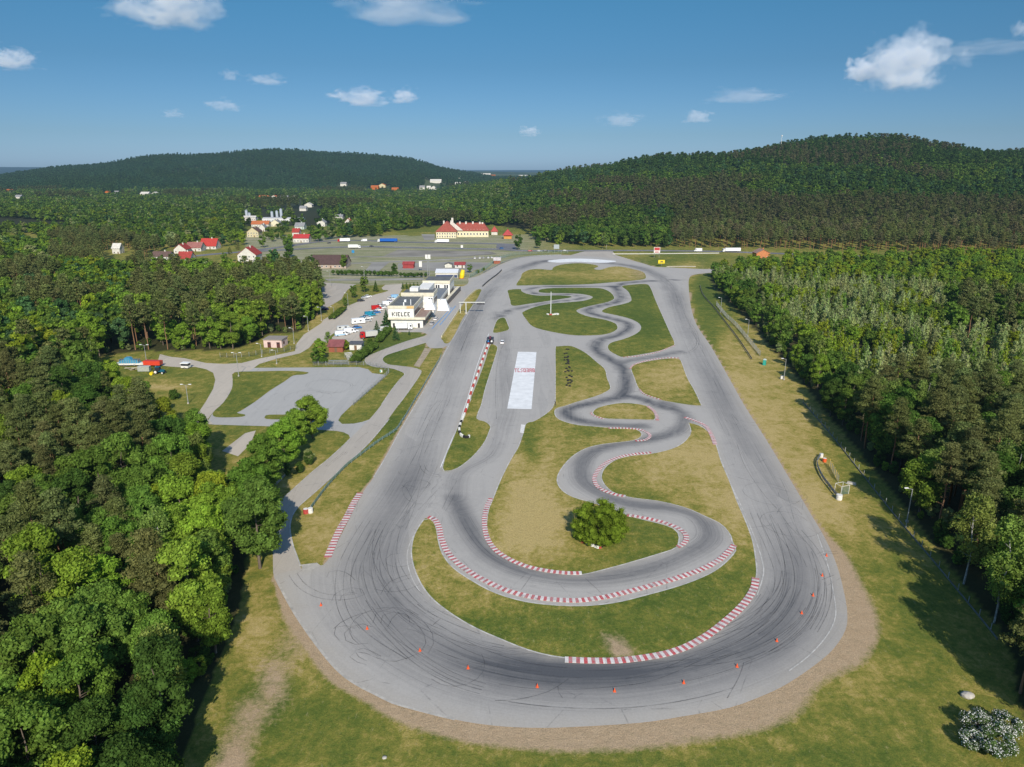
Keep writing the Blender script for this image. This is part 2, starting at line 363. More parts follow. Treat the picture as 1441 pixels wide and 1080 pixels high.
def fill(name,outline,z,mat,step=3.0,holes=(),attrs=None,kind='structure'):
    """flat sheet with inner points so that attributes can vary over it"""
    P=[tuple(p) for p in outline]; vs=[Vector(p) for p in P]; ed=[(i,(i+1)%len(P)) for i in range(len(P))]
    for h in holes:
        b=len(vs); vs+=[Vector(p) for p in h]; ed+=[(b+i,b+(i+1)%len(h)) for i in range(len(h))]
    A=np.array(P); x0,y0=A.min(0); x1,y1=A.max(0)
    if step:
        X=[];Y=[]; y=y0
        while y<y1:
            st=step*max(1.,(y/150.)**1.0)
            xs=np.arange(x0+random.random()*st,x1,st); X+=xs.tolist(); Y+=[y]*len(xs); y+=st
        X=np.array(X);Y=np.array(Y)
        if len(X):
            m=inpoly(X,Y,P); d,_,_=polydist(X,Y,P,True); m&=d>step*.35
            vs+=[Vector((a,b)) for a,b in zip(X[m],Y[m])]
    v2,e2,f2,_,_,_=delaunay_2d_cdt(vs,ed,[],1,1e-4)
    me=bpy.data.meshes.new(name); me.from_pydata([(v.x,v.y,z) for v in v2],[],[tuple(f) for f in f2])
    me.materials.append(mat)
    if attrs: attrs(me,np.array([v.x for v in v2]),np.array([v.y for v in v2]))
    bm=bmesh.new(); bm.from_mesh(me)
    for f in bm.faces:
        if f.normal.z<0: f.normal_flip()
    bm.to_mesh(me); bm.free()
    return tag(link_mesh(name,me),kind=kind)
def g_at(me,x,y):
    dry,dirt,wood,field=ground_attrs(x,y)
    for k,v in (('dry',dry),('dirt',dirt),('wood',wood*0),('field',field*0)): set_attr(me,k,v)
MAINL=smooth(W([(760,369),(720,384),(692,405),(672,430),(655,465),(638,505),(618,555),(600,605),(584,655),(560,700),(530,745),(514,790),(522,832),(548,868),(590,900),(645,928),(710,946),(780,955),(860,956),(940,946),(1010,927),(1075,898),(1115,862),(1130,820),(1122,775),(1100,725),(1074,672),(1048,622),(1022,572),(998,524),(975,480),(958,440),(945,405),(925,388),(890,375),(840,369),(800,367)]),4,True)
MAINS=[.55,.5]
KART=smooth(W([(640,700),(655,735),(685,775),(730,800),(790,812),(850,812),(915,800),(965,780),(998,757),(985,728),(945,715),(890,710),(845,695),(818,672),(825,642),(865,625),(915,618),(955,606),(962,585),(935,566)]),4,False)
KART2=smooth(W(zm(660,350,4.0,[(1150,905),(1080,890),(980,850),(900,835),(800,848),(690,872),(590,893),(545,920),(590,960),(720,985),(860,1000),(980,1000)])),4,False)
KART5=smooth(W(zm(660,350,4.0,[(1180,178),(1050,182),(960,188),(890,194),(838,208),(838,232),(858,262),(850,292),(790,312),(715,328),(672,345),(695,368),(775,388),(855,408),(898,432),(885,462),(825,492),(745,512),(712,545),(730,585),(790,622),(850,655),(880,700),(885,750),(880,800),(850,835)])),4,False)
KART6=smooth(W(zm(660,350,4.0,[(860,650),(900,632),(980,620),(1080,602),(1190,580)])),4,False)
KART3=smooth(W(zm(660,350,4.0,[(150,400),(210,360),(270,338),(370,320),(455,304),(540,294),(610,285),(638,275),(600,263),(500,257),(405,257),(350,250),(330,236),(350,224),(400,217),(500,214),(620,213),(720,212),(800,214),(850,230)])),4,False)
KART4=smooth(W([(640,700),(648,665),(690,640),(705,600),(712,570),(708,520),(708,470),(700,440)]),4,False)
def a_at(me,x,y):
    d1,s1,q1=polydist(x,y,MAINL,True)
    px,py=720.5+FOC*x/(y*CP+CAMH*SP),540-FOC*(y*SP-CAMH*CP)/(y*CP+CAMH*SP)
    st=blobs(px,py,[(560,830,70,110,.42),(720,940,150,50,.62),(900,935,170,50,.70),(1080,870,90,90,.5),(1120,780,60,60,.25),(590,690,50,40,.4),(680,440,40,30,.35),(960,410,60,50,.35),(1010,520,40,60,.25),(800,368,150,16,.75),(1040,600,60,80,.12),(660,470,40,60,.15)],.24)
    wd=np.interp(py,[360,450,600,800,1000],[5,5,6,7.2,7.5])
    rub=st*np.exp(-(d1/wd)**2)
    flow=np.stack([s1,q1,0*s1],1)
    for L,sv,w in ((KART,.85,2.5),(KART2,1.05,2.3),(KART5,1.15,2.3),(KART6,.7,2.2),(KART3,1.2,1.7),(KART4,.35,3.0)):
        d,s,q=polydist(x,y,L,False); rub=np.maximum(rub,sv*np.exp(-(d/w)**2)*np.clip(d1/6,0,1)**.5)
        m=(d<d1*.55); flow=np.where(m[:,None],np.stack([s+700,q*1.5,0*s],1),flow)
    set_attr(me,'rubber',rub); set_attr(me,'flow',flow,'FLOAT_VECTOR')
    e=np.zeros_like(x)
    for o in ISL_W: 
        d,_,_=polydist(x,y,o,True); e=np.maximum(e,np.exp(-(d/1.0)**2)*.7)
    d,_,_=polydist(x,y,MAIN_W,True); e=np.maximum(e,np.exp(-(d/2.2)**2)*.8)
    set_attr(me,'edge',e)
def lane_at(me,x,y):
    set_attr(me,'rubber',np.full(x.shape,.12)); set_attr(me,'flow',np.stack([y,x*1.0,0*x],1),'FLOAT_VECTOR'); set_attr(me,'edge',0*x)
def ribbon(name,pts,w,z,mat,mat2=None,blk=None,off=0.0,kind='structure',h=0.0,closed=False,label=None,cat=None,wfun=None):
    """strip along a line of points (metres); blk = length of alternating painted blocks"""
    P=[Vector(p) for p in pts]
    if closed: P=P+[P[0]]
    # resample
    L=[0]; 
    for a,b in zip(P,P[1:]): L.append(L[-1]+(b-a).length)
    tot=L[-1]; n=max(2,int(round(tot/(blk if blk else 2.0)))); S=[]
    j=0
    for k in range(n+1):
        s=tot*k/n
        while j<len(L)-2 and L[j+1]<s: j+=1
        t=(s-L[j])/max(1e-9,L[j+1]-L[j]); S.append(P[j].lerp(P[j+1],t))
    vs=[];fs=[];ms=[]
    for k,p in enumerate(S):
        a=S[max(0,k-1)]; b=S[min(n,k+1)]
        if closed and k in (0,n): a=S[n-1]; b=S[1]
        d=(b-a).normalized(); nn=Vector((-d.y,d.x)); ww=w if wfun is None else wfun(k/n)
        l=p+nn*(off-ww/2); r=p+nn*(off+ww/2)
        vs+=[(l.x,l.y,z+h),(r.x,r.y,z+h)]
        if h: vs+=[(l.x,l.y,z-.05),(r.x,r.y,z-.05)]
    q=4 if h else 2
    for k in range(n):
        a=k*q;b=(k+1)*q; mi=(k%2) if blk else 0
        fs.append((a,b,b+1,a+1)); ms.append(mi)
        if h: fs+=[(a+2,b+2,b,a),(a+1,b+1,b+3,a+3)]; ms+=[mi,mi]
    if h: fs+=[(0,1,3,2),(n*q+1,n*q,n*q+2,n*q+3)]; ms+=[0,0]
    me=bpy.data.meshes.new(name); me.from_pydata(vs,[],fs); me.materials.append(mat)
    if mat2: me.materials.append(mat2)
    me.polygons.foreach_set('material_index',ms)
    bm=bmesh.new(); bm.from_mesh(me); bmesh.ops.recalc_face_normals(bm,faces=bm.faces[:])
    if not h:
        for f in bm.faces:
            if f.normal.z<0: f.normal_flip()
    bm.to_mesh(me); bm.free()
    o=link_mesh(name,me); return tag(o,label,cat,kind=kind)
SKY_SAT=1.0; SKY_TINT=(1,1,1); SKY_STR=.148
B=lambda *p: zm(660,350,4.0,p)
C=lambda *p: zm(560,560,2.769,p)
D=lambda *p: zm(540,560,6.0,p)
L_=lambda *p: zm(140,430,4.0,p)
P_=lambda *p: zm(430,370,5.337,p)
Q=lambda *p: zm(400,590,4.906,p)
E_=lambda *p: zm(300,680,3.6,p)
R_=lambda *p: zm(960,720,3.0,p)
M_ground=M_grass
MAIN=[(386,813)]+E_((320,490),(400,640),(500,790),(620,940))+[(500,963),(533,980),(553,990),(607,1005),(653,1016),(703,1022.7),(753,1025),(803,1024),(900,1018),(960,1009)]+\
 R_((200,830),(350,775),(450,725),(560,650),(640,580),(690,500),(697,430),(685,350),(660,250),(630,170),(590,90),(545,15))+\
 [(1107,667),(1077,617),(1047,570),(1023,527),(1000,487),(980,457),(972,430),(969,400),(971,390),(977,387),(990,385.2),(1012,383.5),(1040,382.5),(1040,378),(991,379),(940,376.5),(920,375.5),(905,371),(885,366),(860,363.5),(830,361),(792,359.5),(755,360.5),(730,363.5),(712,369),(697,376),(683,383.5),(672,389),(659,392),(659.5,395.5),(657.6,400),(651,403.2),(640,403.2),(636,404.5),(615,434),(597,459),(559,463.7),(561,467.4),(591,468),(598.6,469.7),(601.4,472),(597.7,475),(590,478),(598.6,482.4),(605,490),(623,490),(628.6,488),(619,507),(598.6,544),(587.5,563),(561.7,606.7),(544,641),(526.5,671.5),(510,694),(488,738),(461,789),(446,797),(424,801),(400,806)]
I1=B((265,205),(290,165),(300,140),(340,120),(400,116),(462,121),(475,106),(520,91),(610,83),(690,89),(730,100),(705,115),(740,120),(790,105),(850,102),(920,115),(975,130),(995,150),(990,172),(920,182),(820,190),(700,200),(560,206),(400,207),(300,209))
I2=B((222,234),(290,229),(297,241),(330,256),(400,266),(500,264),(570,269),(575,276),(520,285),(440,297),(340,312),(245,323),(230,290),(220,255))
I3=B((300,370),(320,400),(350,435),(400,455),(500,477),(600,490),(700,490),(780,482),(830,460),(837,440),(820,420),(760,400),(680,385),(625,366),(607,350),(640,335),(700,320),(770,305),(810,290),(818,275),(800,250),(760,229),(700,222),(500,222),(410,229),(390,240),(405,249),(480,252),(560,253),(640,258),(690,270),(687,282),(640,295),(560,303),(470,310),(400,322),(340,340),(303,358))
I5=B((860,214),(900,206),(990,200),(1020,217),(1050,290),(1090,380),(1130,470),(1158,542),(1100,570),(1000,592),(900,608),(860,612),(828,600),(790,577),(780,552),(800,530),(870,510),(940,480),(967,450),(952,420),(900,395),(820,375),(760,362),(748,350),(790,330),(860,315),(905,300),(912,280),(892,240))
I6=B((160,402),(200,391),(220,430),(226,455),(200,467),(145,476),(135,462))
I7=B((118,545),(148,545),(161,560),(150,605),(120,700),(92,790),(70,880),(50,930))+D((790,183),(850,200),(902,240),(890,290),(850,380),(770,480),(680,560),(590,612),(498,614),(520,500),(570,380),(615,270),(650,190),(695,90),(735,20))+B((10,840),(50,740),(87,640))
I9=B((486,562),(500,552),(560,548),(600,558),(660,590),(720,640),(765,680),(778,730),(797,785),(765,812),(700,838),(600,868),(530,892))+C((618,42),(611,62),(628,85),(690,105),(760,112),(820,117),(880,118),(930,125),(950,140),(945,155),(920,167),(870,174),(800,182),(740,196),(690,222),(650,260),(625,300),(621,330),(640,362),(680,387),(740,405),(830,432),(890,457),(920,467),(980,482),(1040,497),(1080,515),(1096,540),(1092,572),(1078,590),(1000,615),(900,645),(800,672),(735,688),(700,692),(600,684),(520,664),(440,634),(385,597),(352,555),(345,500),(352,440),(370,395),(400,320),(440,240),(470,190),(490,130),(500,100),(530,92),(570,68),(600,42),(612,12))+B((485,880),(486,700))
I10=B((700,915),(730,895),(800,878),(870,870),(940,875),(1000,887),(1035,915),(1048,945),(1043,965),(980,965),(880,962),(780,960),(720,947),(698,932))
I11=B((912,668),(960,646),(1040,630),(1120,620),(1182,622),(1200,650),(1230,730),(1270,800),(1300,865),(1306,886),(1240,882),(1150,868),(1060,850),(990,820),(952,785),(930,730))
I12=C((1133,98),(1180,112),(1215,140),(1240,185),(1260,250),(1290,320),(1320,400),(1350,470),(1380,550),(1393,620),(1398,690),(1378,760),(1335,828),(1268,890),(1180,950),(1080,993),(980,1013),(860,1020),(700,1018),(600,1008),(500,982),(400,942),(300,898),(200,838),(120,770),(72,690),(52,610),(62,540),(90,490),(110,470),(135,480),(150,510),(158,560),(175,612),(215,664),(285,712),(370,758),(470,790),(560,805),(660,812),(760,810),(860,797),(960,772),(1060,745),(1150,715),(1230,678),(1285,635),(1318,592),(1303,570),(1297,540),(1260,495),(1200,465),(1120,430),(1020,405),(940,395),(880,385),(830,365),(798,330),(793,300),(810,270),(850,242),(910,227),(980,220),(1060,202),(1110,177),(1140,140),(1137,112))
ISL=dict(I1=I1,I2=I2,I3=I3,I5=I5,I6=I6,I7=I7,I9=I9,I10=I10,I11=I11,I12=I12)
ISL_W=[smooth(W(p),4) for p in ISL.values()]
MAIN_W=smooth(W(MAIN),3)
tag(ground(),kind='structure')
fill('race_track',MAIN_W,.05,M_asph,1.5,attrs=a_at)
for k,w in zip(ISL,ISL_W):
    fill('infield_grass',w,.09,M_grass,1.5,attrs=g_at)
    ribbon('track_edge_line',w,.28,.10,M_line,closed=True)
STRIP=P_((1283,205),(1320,203),(1312,225),(1290,270),(1232,350),(1180,420),(1120,540),(1080,600),(1045,605),(1030,582),(1022,562),(1080,470),(1160,350),(1212,270))
fill('infield_grass',smooth(W(STRIP),3),.09,M_grass,2,attrs=g_at)
ACC=[(386,815),(384,780),(383,740),(384,722),(391,708)]+Q((0,540),(100,450),(200,360),(300,280),(400,190),(455,135),(520,70),(590,0))+P_((570,1067),(650,950),(715,870),(744,842),(727,822),(640,793),(540,787),(470,767),(446,738),(460,710),(520,680),(620,640),(760,590),(880,555),(960,525),(1000,560),(1000,600),(900,602),(740,652),(620,690),(582,715),(582,740),(620,765),(700,775),(800,788),(852,803),(866,830),(780,960),(700,1067))+Q((660,80),(600,150),(530,220),(430,310),(320,410),(220,500),(150,560),(100,605),(60,660),(42,720),(42,790),(62,880),(92,960),(112,1018))+[(424,806),(400,815)]
fill('service_road',smooth(W(ACC),3),.03,M_lane,3,attrs=lane_at)
ribbon('track_edge_line',smooth(W(Q((112,1018),(92,960),(62,880),(42,790),(42,720),(60,660),(100,605),(150,560),(220,500),(320,410),(430,310),(530,220),(600,150),(660,80),(725,0))),4,False),.3,.08,M_line)
ribbon('track_edge_line',smooth(W(Q((0,540),(100,450),(200,360),(300,280),(400,190),(455,135))),4,False),.25,.08,M_line)
ribbon('track_edge_line',smooth(W(P_((570,1067),(650,950),(715,870),(744,842),(727,822),(640,793),(540,787),(470,767),(446,738),(460,710),(520,680),(620,640),(760,590),(880,555))),4,False),.25,.08,M_line)
ribbon('track_edge_line',smooth(W(P_((700,1067),(780,960),(866,830),(852,803),(800,788),(700,775),(620,765),(582,740),(582,715),(620,690),(740,652),(900,602))),4,False),.25,.08,M_line)
PAD=L_((600,668),(650,672),(930,680),(1100,690))+[(475,607),(483.6,608.7),(491,612.4),(493,618),(500,612),(522,590),(510,594),(498,596.5),(481.5,597),(476,592),(480,585),(495.6,570),(543,529),(540.5,527.5),(523.7,525.5),(518,520),(505,517)]+L_((870,352),(760,352),(760,400),(640,600))
fill('paved_pad',W(PAD),.026,m_asphalt('pad_asphalt',(.42,.405,.375),(.24,.235,.23)),3,attrs=lane_at)
YARD=L_((340,275),(400,290),(480,298),(600,325),(700,330),(800,325),(900,300),(1000,280),(1100,258),(1110,215),(1150,165),(1250,100))+P_((130,430),(260,350),(400,290),(480,250),(590,212),(570,190),(600,165),(725,160),(725,200),(690,260),(640,345),(600,420),(575,470),(560,490),(510,500),(430,560),(430,612),(190,600),(60,600))+L_((1180,240),(1130,270),(1000,300),(900,330),(870,352),(850,366),(765,376),(750,420),(745,470),(700,545),(640,600),(610,640),(640,668),(520,672),(500,655),(560,600),(600,540),(640,470),(652,420),(640,380),(600,360),(540,347),(470,350),(400,345),(350,340),(330,310))
fill('yard_road',W(YARD),.034,M_sand,4,attrs=lane_at)
fill('small_car_park',W(L_((880,705),(820,720),(690,820),(780,850),(850,780))),.03,M_sand,0,attrs=lane_at)
LOT=P_((-60,140),(70,145),(380,162),(320,200),(290,235),(270,275),(210,310),(140,350),(60,330),(0,300),(-60,220))
fill('car_park',W(LOT),.03,M_lane,4,attrs=lane_at)
GI=[L_((760,378),(900,372),(1080,369),(1175,378),(1150,390),(1090,396),(1040,430),(960,480),(880,540),(800,592),(775,606),(820,616),(800,628),(700,632),(645,626),(642,600),(700,545),(745,470),(750,420)),
    L_((932,626),(960,616),(1110,618),(1125,630),(1030,642),(940,640)),
    P_((172,560),(280,485),(290,492),(200,560)),
    P_((270,275),(330,250),(420,200),(560,205),(620,212),(480,252),(400,288),(260,350),(130,432),(60,470),(0,505),(0,470),(60,420),(140,352),(210,312))]
for g in GI: fill('grass_island',smooth(W(g),3),.06,M_grass,3,attrs=g_at)
M_path=paint('dusty_path',(.36,.29,.20),.95,var=.25,scale=.6)
fill('dirt_path',W(P_((895,640),(945,648),(905,710),(855,785),(812,775),(860,705))),.012,M_path,0)
fill('concrete_slab',W(E_((445,415),(525,405),(545,420),(490,445),(455,450))),.062,M_conc,0)
# far roads across the valley floor
ribbon('highway',smooth(W([(330,356),(400,347.5),(440,341.5),(470,339),(510,338.8),(560,340.8),(640,342.3),(700,343.5),(730,345)]),4,False),11,.10,M_road)
ribbon('highway',smooth(W([(180,372),(300,358),(400,352),(470,348.5),(520,347.5),(560,348.5),(640,350),(700,351.2),(740,353.2),(800,353.2),(900,353),(1000,354),(1060,356),(1150,359),(1300,364)]),4,False),12,.13,M_road)
ribbon('road_marking',smooth(W([(470,348.5),(520,347.5),(560,348.5),(640,350),(700,351.2),(740,353.2),(800,353.2),(900,353),(1000,354),(1060,356)]),4,False),.5,.16,M_kw)
fill('road_junction',W([(700,343),(722,344),(727,349),(724,353),(700,352),(698,348)]),.16,M_road,0)
fill('road_junction',W([(818,355),(832,352.6),(862,353.6),(866,359),(890,366.4),(872,365.5),(830,362),(796,361.5)]),.03,M_lane,3,attrs=lane_at)
M_plot=paint('old_concrete_yard',(.27,.255,.225),.9,var=.3,scale=.02)
ribbon('yard_lane',W([(470,371.5),(520,370),(600,367),(700,362.5),(712,362)]),7,.04,M_plot)
ribbon('yard_lane',W([(400,395.3),(430,394.5),(520,393.8),(596,393)]),9,.04,M_plot)
ribbon('yard_lane',W([(430,364),(520,361.5),(600,361),(690,357)]),6,.045,M_plot)
fill('concrete_yard',W([(512,383.5),(531,383.5),(548,369.5),(524,369.5)]),.07,M_plot,0)
fill('concrete_yard',W([(560,371),(640,368.5),(690,370),(676,378),(655,384),(600,381),(560,380)]),.02,M_plot,0)
fill('concrete_yard',W([(560,352),(690,354),(700,358),(640,362),(540,360)]),.02,paint('gravel_plot',(.235,.215,.18),.95,var=.35,scale=.03),0)
fill('forecourt',W([(593,330),(612,330),(611,338),(597,338)]),.02,M_plot,0)
# white painted panels on the track
M_pp=paint('worn_white_panel',(.76,.755,.73),.7,var=.12,scale=.35)
fill('painted_panel',W(B((275,582),(380,584),(352,905),(215,902))),.075,M_pp,0)
fill('painted_panel',smooth(W(B((440,71),(500,62),(600,57),(700,60),(780,66),(830,72),(780,80),(700,80),(600,76),(500,80))),3),.075,M_pp,0)
# red letters painted across the panel (seven tall narrow characters)
GL=[["###",".#.",".#.",".#.",".#."],["##.","#..","#..","#..","###"],[".##","#..",".#.","..#","##."],["###","#.#","#.#","#.#","###"],["###","..#","###","..#","###"],["###","#.#","###","#.#","#.#"],["###","#.#","###","#.#","###"]]
for i,g in enumerate(GL):
    mb=MB(); c=G(725.8+i*4.15,521.6); wv=.95
    for r,row in enumerate(g):
        for q,ch in enumerate(row):
            if ch=='#':
                x=c.x-wv/2+q*wv/3; y=c.y+5.4/2-r*1.08
                mb.add([(x,y-1.08,.085),(x+wv/3,y-1.08,.085),(x+wv/3,y,.085),(x,y,.085)],[(0,1,2,3)])
    tag(mb.build('painted_letter',paint('faded_pink',(.52,.16,.17),.8,var=.3,scale=2)),kind='structure')
KERBS=[
 (C((118,467),(140,474),(158,500),(168,545),(188,595),(226,640),(290,688),(360,725),(430,755),(510,776),(600,788),(700,792),(800,780),(900,757),(1000,730),(1100,700),(1180,672),(1250,635),(1288,602),(1310,577)),1.25,1.05,'long red and white kerb following the outside of the karting hairpin below the bush'),
 (C((362,395),(345,430),(337,480),(345,540),(375,590),(432,630),(505,660),(585,677),(660,685),(716,685)),1.1,1.0,'red and white kerb bordering the tan grass left of and below the bush'),
 (C((892,459),(960,470),(1030,486),(1085,507),(1115,528),(1124,550),(1112,572),(1090,583)),1.1,1.0,'short hooked red and white kerb right of the bush'),
 (C((1393,705),(1389,740),(1366,782),(1330,825),(1278,872),(1210,925),(1130,970),(1050,998),(960,1015),(860,1026),(750,1027),(650,1023)),1.35,1.1,'red and white kerb along the front inner edge of the big hairpin'),
 (C((985,215),(920,221),(850,236),(798,265),(770,300),(767,330),(788,356),(840,377),(887,386)),1.1,.95,'C shaped red and white kerb just above the bush'),
 (C((820,120),(880,120),(940,125),(972,138),(982,152),(963,166),(925,169)),.9,.9,'small hooked red and white kerb at the tip of the tan grass tongue'),
 (C((1118,78),(1160,92),(1200,113),(1222,147),(1236,184)),1.2,1.0,'short curved red and white kerb where the karting lane meets the right straight'),
 (B((1005,890),(1038,914),(1056,942),(1060,968)),1.0,1.0,'faded pink and white kerb on the right end of the small tan grass eye'),
 (B((688,924),(696,940),(760,962)),.6,1.0,'thin worn kerb at the left end of the small tan grass eye'),
 (Q((524,513),(482,580),(432,680),(380,772),(332,880),(300,958)),1.5,1.05,'straight red and white kerb on the left edge of the main straight'),
 (B((868,613),(940,608),(1040,590),(1100,570),(1156,547)),.6,1.3,'thin faded kerb under the green infield beside the right straight'),
 (B((908,678),(928,656),(1000,633),(1100,618),(1182,618)),.7,1.3,'thin faded kerb along the top of the tan infield square'),
 (B((960,795),(990,823),(1080,853)),.6,1.3,'thin faded kerb at the lower left corner of the tan infield square')]
for pts,w,b,lab in KERBS:
    ribbon('kerb',smooth(W(pts),4,False),w,.16,M_kbr,M_kbw,b*.55,h=.03,kind=None,label=lab,cat='kerb')
fill('white_kerb_block',W(D((1160,228),(1192,232),(1182,302),(1150,298))),.12,M_kw,0)
# white line round the infield of the hairpin and the outer edge line
ribbon('track_edge_line',smooth(W(C((90,488),(50,560),(36,610),(40,660),(62,720),(95,770))),4,False),.16,.078,M_line)
ribbon('track_edge_line',smooth(W(E_((320,490),(400,640),(500,790),(620,940))+[(500,963),(533,980),(553,990),(607,1005),(640,1013)]),4,False),.45,.078,M_conc)
ribbon('track_edge_line',smooth(W([(1150,752),(1163,790),(1172,830),(1176,866),(1165,893),(1140,922),(1110,945)]),4,False),.2,.078,M_line)
ribbon('track_edge_line',smooth(W(C((1232,170),(1290,320),(1350,450),(1395,560),(1420,640),(1424,690),(1400,770))),4,False),.22,.078,M_line)
ribbon('track_edge_line',smooth(W(D((480,590),(560,390),(640,210),(690,60),(710,0))+[(672,513),(688,470)]),4,False),.2,.078,M_white)
ribbon('track_edge_line',smooth(W([(526,672),(545,640),(563,607),(589,563),(600,544),(621,507),(631,488),(655,448),(672,418)]),4,False),.28,.078,M_line)
# tyre marks: sinuous dark rubber ribbons left by drifting cars
M_skid=m_asphalt('rubber_mark',(.10,.10,.105),(.06,.06,.063))
def skid(pts,w=.16,pair=None,close=False):
    s=smooth(W(pts),6,close)
    ribbon('tyre_mark',s,w,.082,M_skid2)
    if pair: ribbon('tyre_mark',s,w,.084,M_skid2,off=pair)
m,nt,b=newmat('skid_rubber'); t=NT(nt); 
b.inputs['Base Color'].default_value=(.055,.056,.06,1); b.inputs['Roughness'].default_value=.9
al=t.rng(t.noise(t.pos(),.25,5,.7),.35,.62,.05,.38); t.l(al,b.inputs['Alpha']); M_skid2=m
SK=[(E_((385,470),(430,530),(520,580),(640,595),(740,580),(770,560),(740,535),(680,535),(620,560),(600,600)),1.5),
 (E_((610,740),(660,700),(760,660),(820,650),(900,655)),None),(E_((850,710),(860,670),(900,655),(970,665),(1010,690)),1.4),
 (E_((885,730),(905,690),(940,655)),None),(E_((980,740),(1050,760),(1080,800),(1060,850)),None),
 (E_((780,925),(720,905),(690,880),(700,860),(760,860),(820,885),(900,908),(980,890),(1040,865)),None),
 (E_((780,905),(720,870),(725,840),(770,840),(850,880)),None),(E_((640,800),(610,760),(640,720),(720,740)),None),
 (E_((575,480),(590,450),(640,445),(690,465),(720,495)),None),(E_((880,570),(920,510),(1010,480)),1.2),
 (D((330,320),(420,130),(500,20)),1.6),(D((345,470),(420,300),(470,180),(560,20)),None),(D((150,740),(190,760),(250,880)),None),
 (D((170,830),(160,770),(200,715),(290,695),(370,710),(395,740),(350,770),(270,780),(200,765)),None),
 (D((300,560),(320,610),(380,655),(480,672)),1.2),(D((120,620),(130,640),(150,655)),None),(D((225,560),(300,420),(340,310)),None),
 (zm(420,830,3,[(830,470),(900,468),(980,455),(1060,430),(1110,400),(1140,378)]),None),(zm(420,830,3,[(1095,410),(1100,440),(1115,460)]),None),
 (R_((190,790),(240,700),(260,640)),None),(R_((580,190),(620,175),(660,180)),.8),(R_((590,290),(640,270)),None),(R_((410,0),(450,60),(520,130)),None),
 (zm(960,370,3,[(0,385),(40,375),(70,345),(65,300),(40,260)]),1.0),(B((155,960),(150,850),(152,720),(170,600),(195,540)),None),
 (B((100,550),(160,580),(300,560),(450,560)),1.5),(B((1200,600),(1260,580),(1295,540),(1280,490),(1240,450)),1.2),
 (D((495,940),(550,820),(620,700)),None),(D((520,960),(580,860),(600,800)),None),(C((480,750),(520,695)),None),(C((800,770),(730,705)),None),
 (E_((1115,720),(1155,685)),None),(C((850,590),(858,615)),.0),
 (L_((1170,460),(1200,430),(1300,420),(1400,440),(1410,460),(1350,490),(1250,480),(1180,465)),.8),(L_((1110,500),(1130,480),(1200,480),(1300,500),(1340,480)),None),
 (E_((950,30),(985,10),(1040,30),(1080,20),(1100,0)),None),(zm(960,370,3,[(210,640),(240,680),(200,680),(180,660)]),None),(zm(960,370,3,[(400,1060),(420,1030),(470,1030),(500,1060)]),None),
 (zm(960,370,3,[(230,760),(260,850),(330,960),(400,1040)]),None),(C((0,840),(60,870),(110,940),(90,990)),1.3),(R_((480,80),(560,180),(600,290),(590,400),(540,500)),1.2),(R_((100,640),(300,560),(430,450),(500,330)),1.8),
 (Q((300,330),(380,265),(440,220),(400,250)),.6),(Q((480,170),(540,120),(580,90)),None)]
for p,q in SK: skid(p,.15,q)

# many faint arcs of rubber that follow the bend
rr_=random.Random(5); ML_=[Vector(q) for q in MAINL]; nM=len(ML_)
for i in range(46):
    a=rr_.choice([rr_.randrange(int(nM*.22),int(nM*.62)),rr_.randrange(0,nM)]); n_=rr_.randrange(6,16); o0=rr_.uniform(-6.5,6.5); o1=o0+rr_.uniform(-3.5,3.5); pts=[]
    for k in range(n_+1):
        p_=ML_[(a+k)%nM]; q_=ML_[(a+k+1)%nM]; d_=(q_-p_).normalized(); u_=k/n_; off=o0+(o1-o0)*u_*u_*(3-2*u_); pts.append((p_.x-d_.y*off,p_.y+d_.x*off))
    s_=smooth(pts,3,False); ribbon('tyre_mark',s_,rr_.uniform(.09,.2),.0795+.00005*i,M_skid2)
    if i%2: ribbon('tyre_mark',s_,.12,.0795+.00005*i,M_skid2,off=1.5)
for i in range(12):   # small doughnuts
    c_=G(*rr_.choice([(470,850),(520,900),(560,800),(590,690),(1120,740),(560,870),(640,930),(430,560),(1100,700)])); R0=rr_.uniform(2.2,5.5); a0=rr_.uniform(0,6); cx=c_.x+rr_.uniform(-4,4); cy_=c_.y+rr_.uniform(-4,4)
    pts=[(cx+R0*(1+.05*k)*math.cos(a0+k*.5),cy_+R0*(1+.05*k)*math.sin(a0+k*.5)) for k in range(rr_.randrange(6,13))]
    ribbon('tyre_mark',smooth(pts,3,False),.13,.0825+.00005*i,M_skid2)
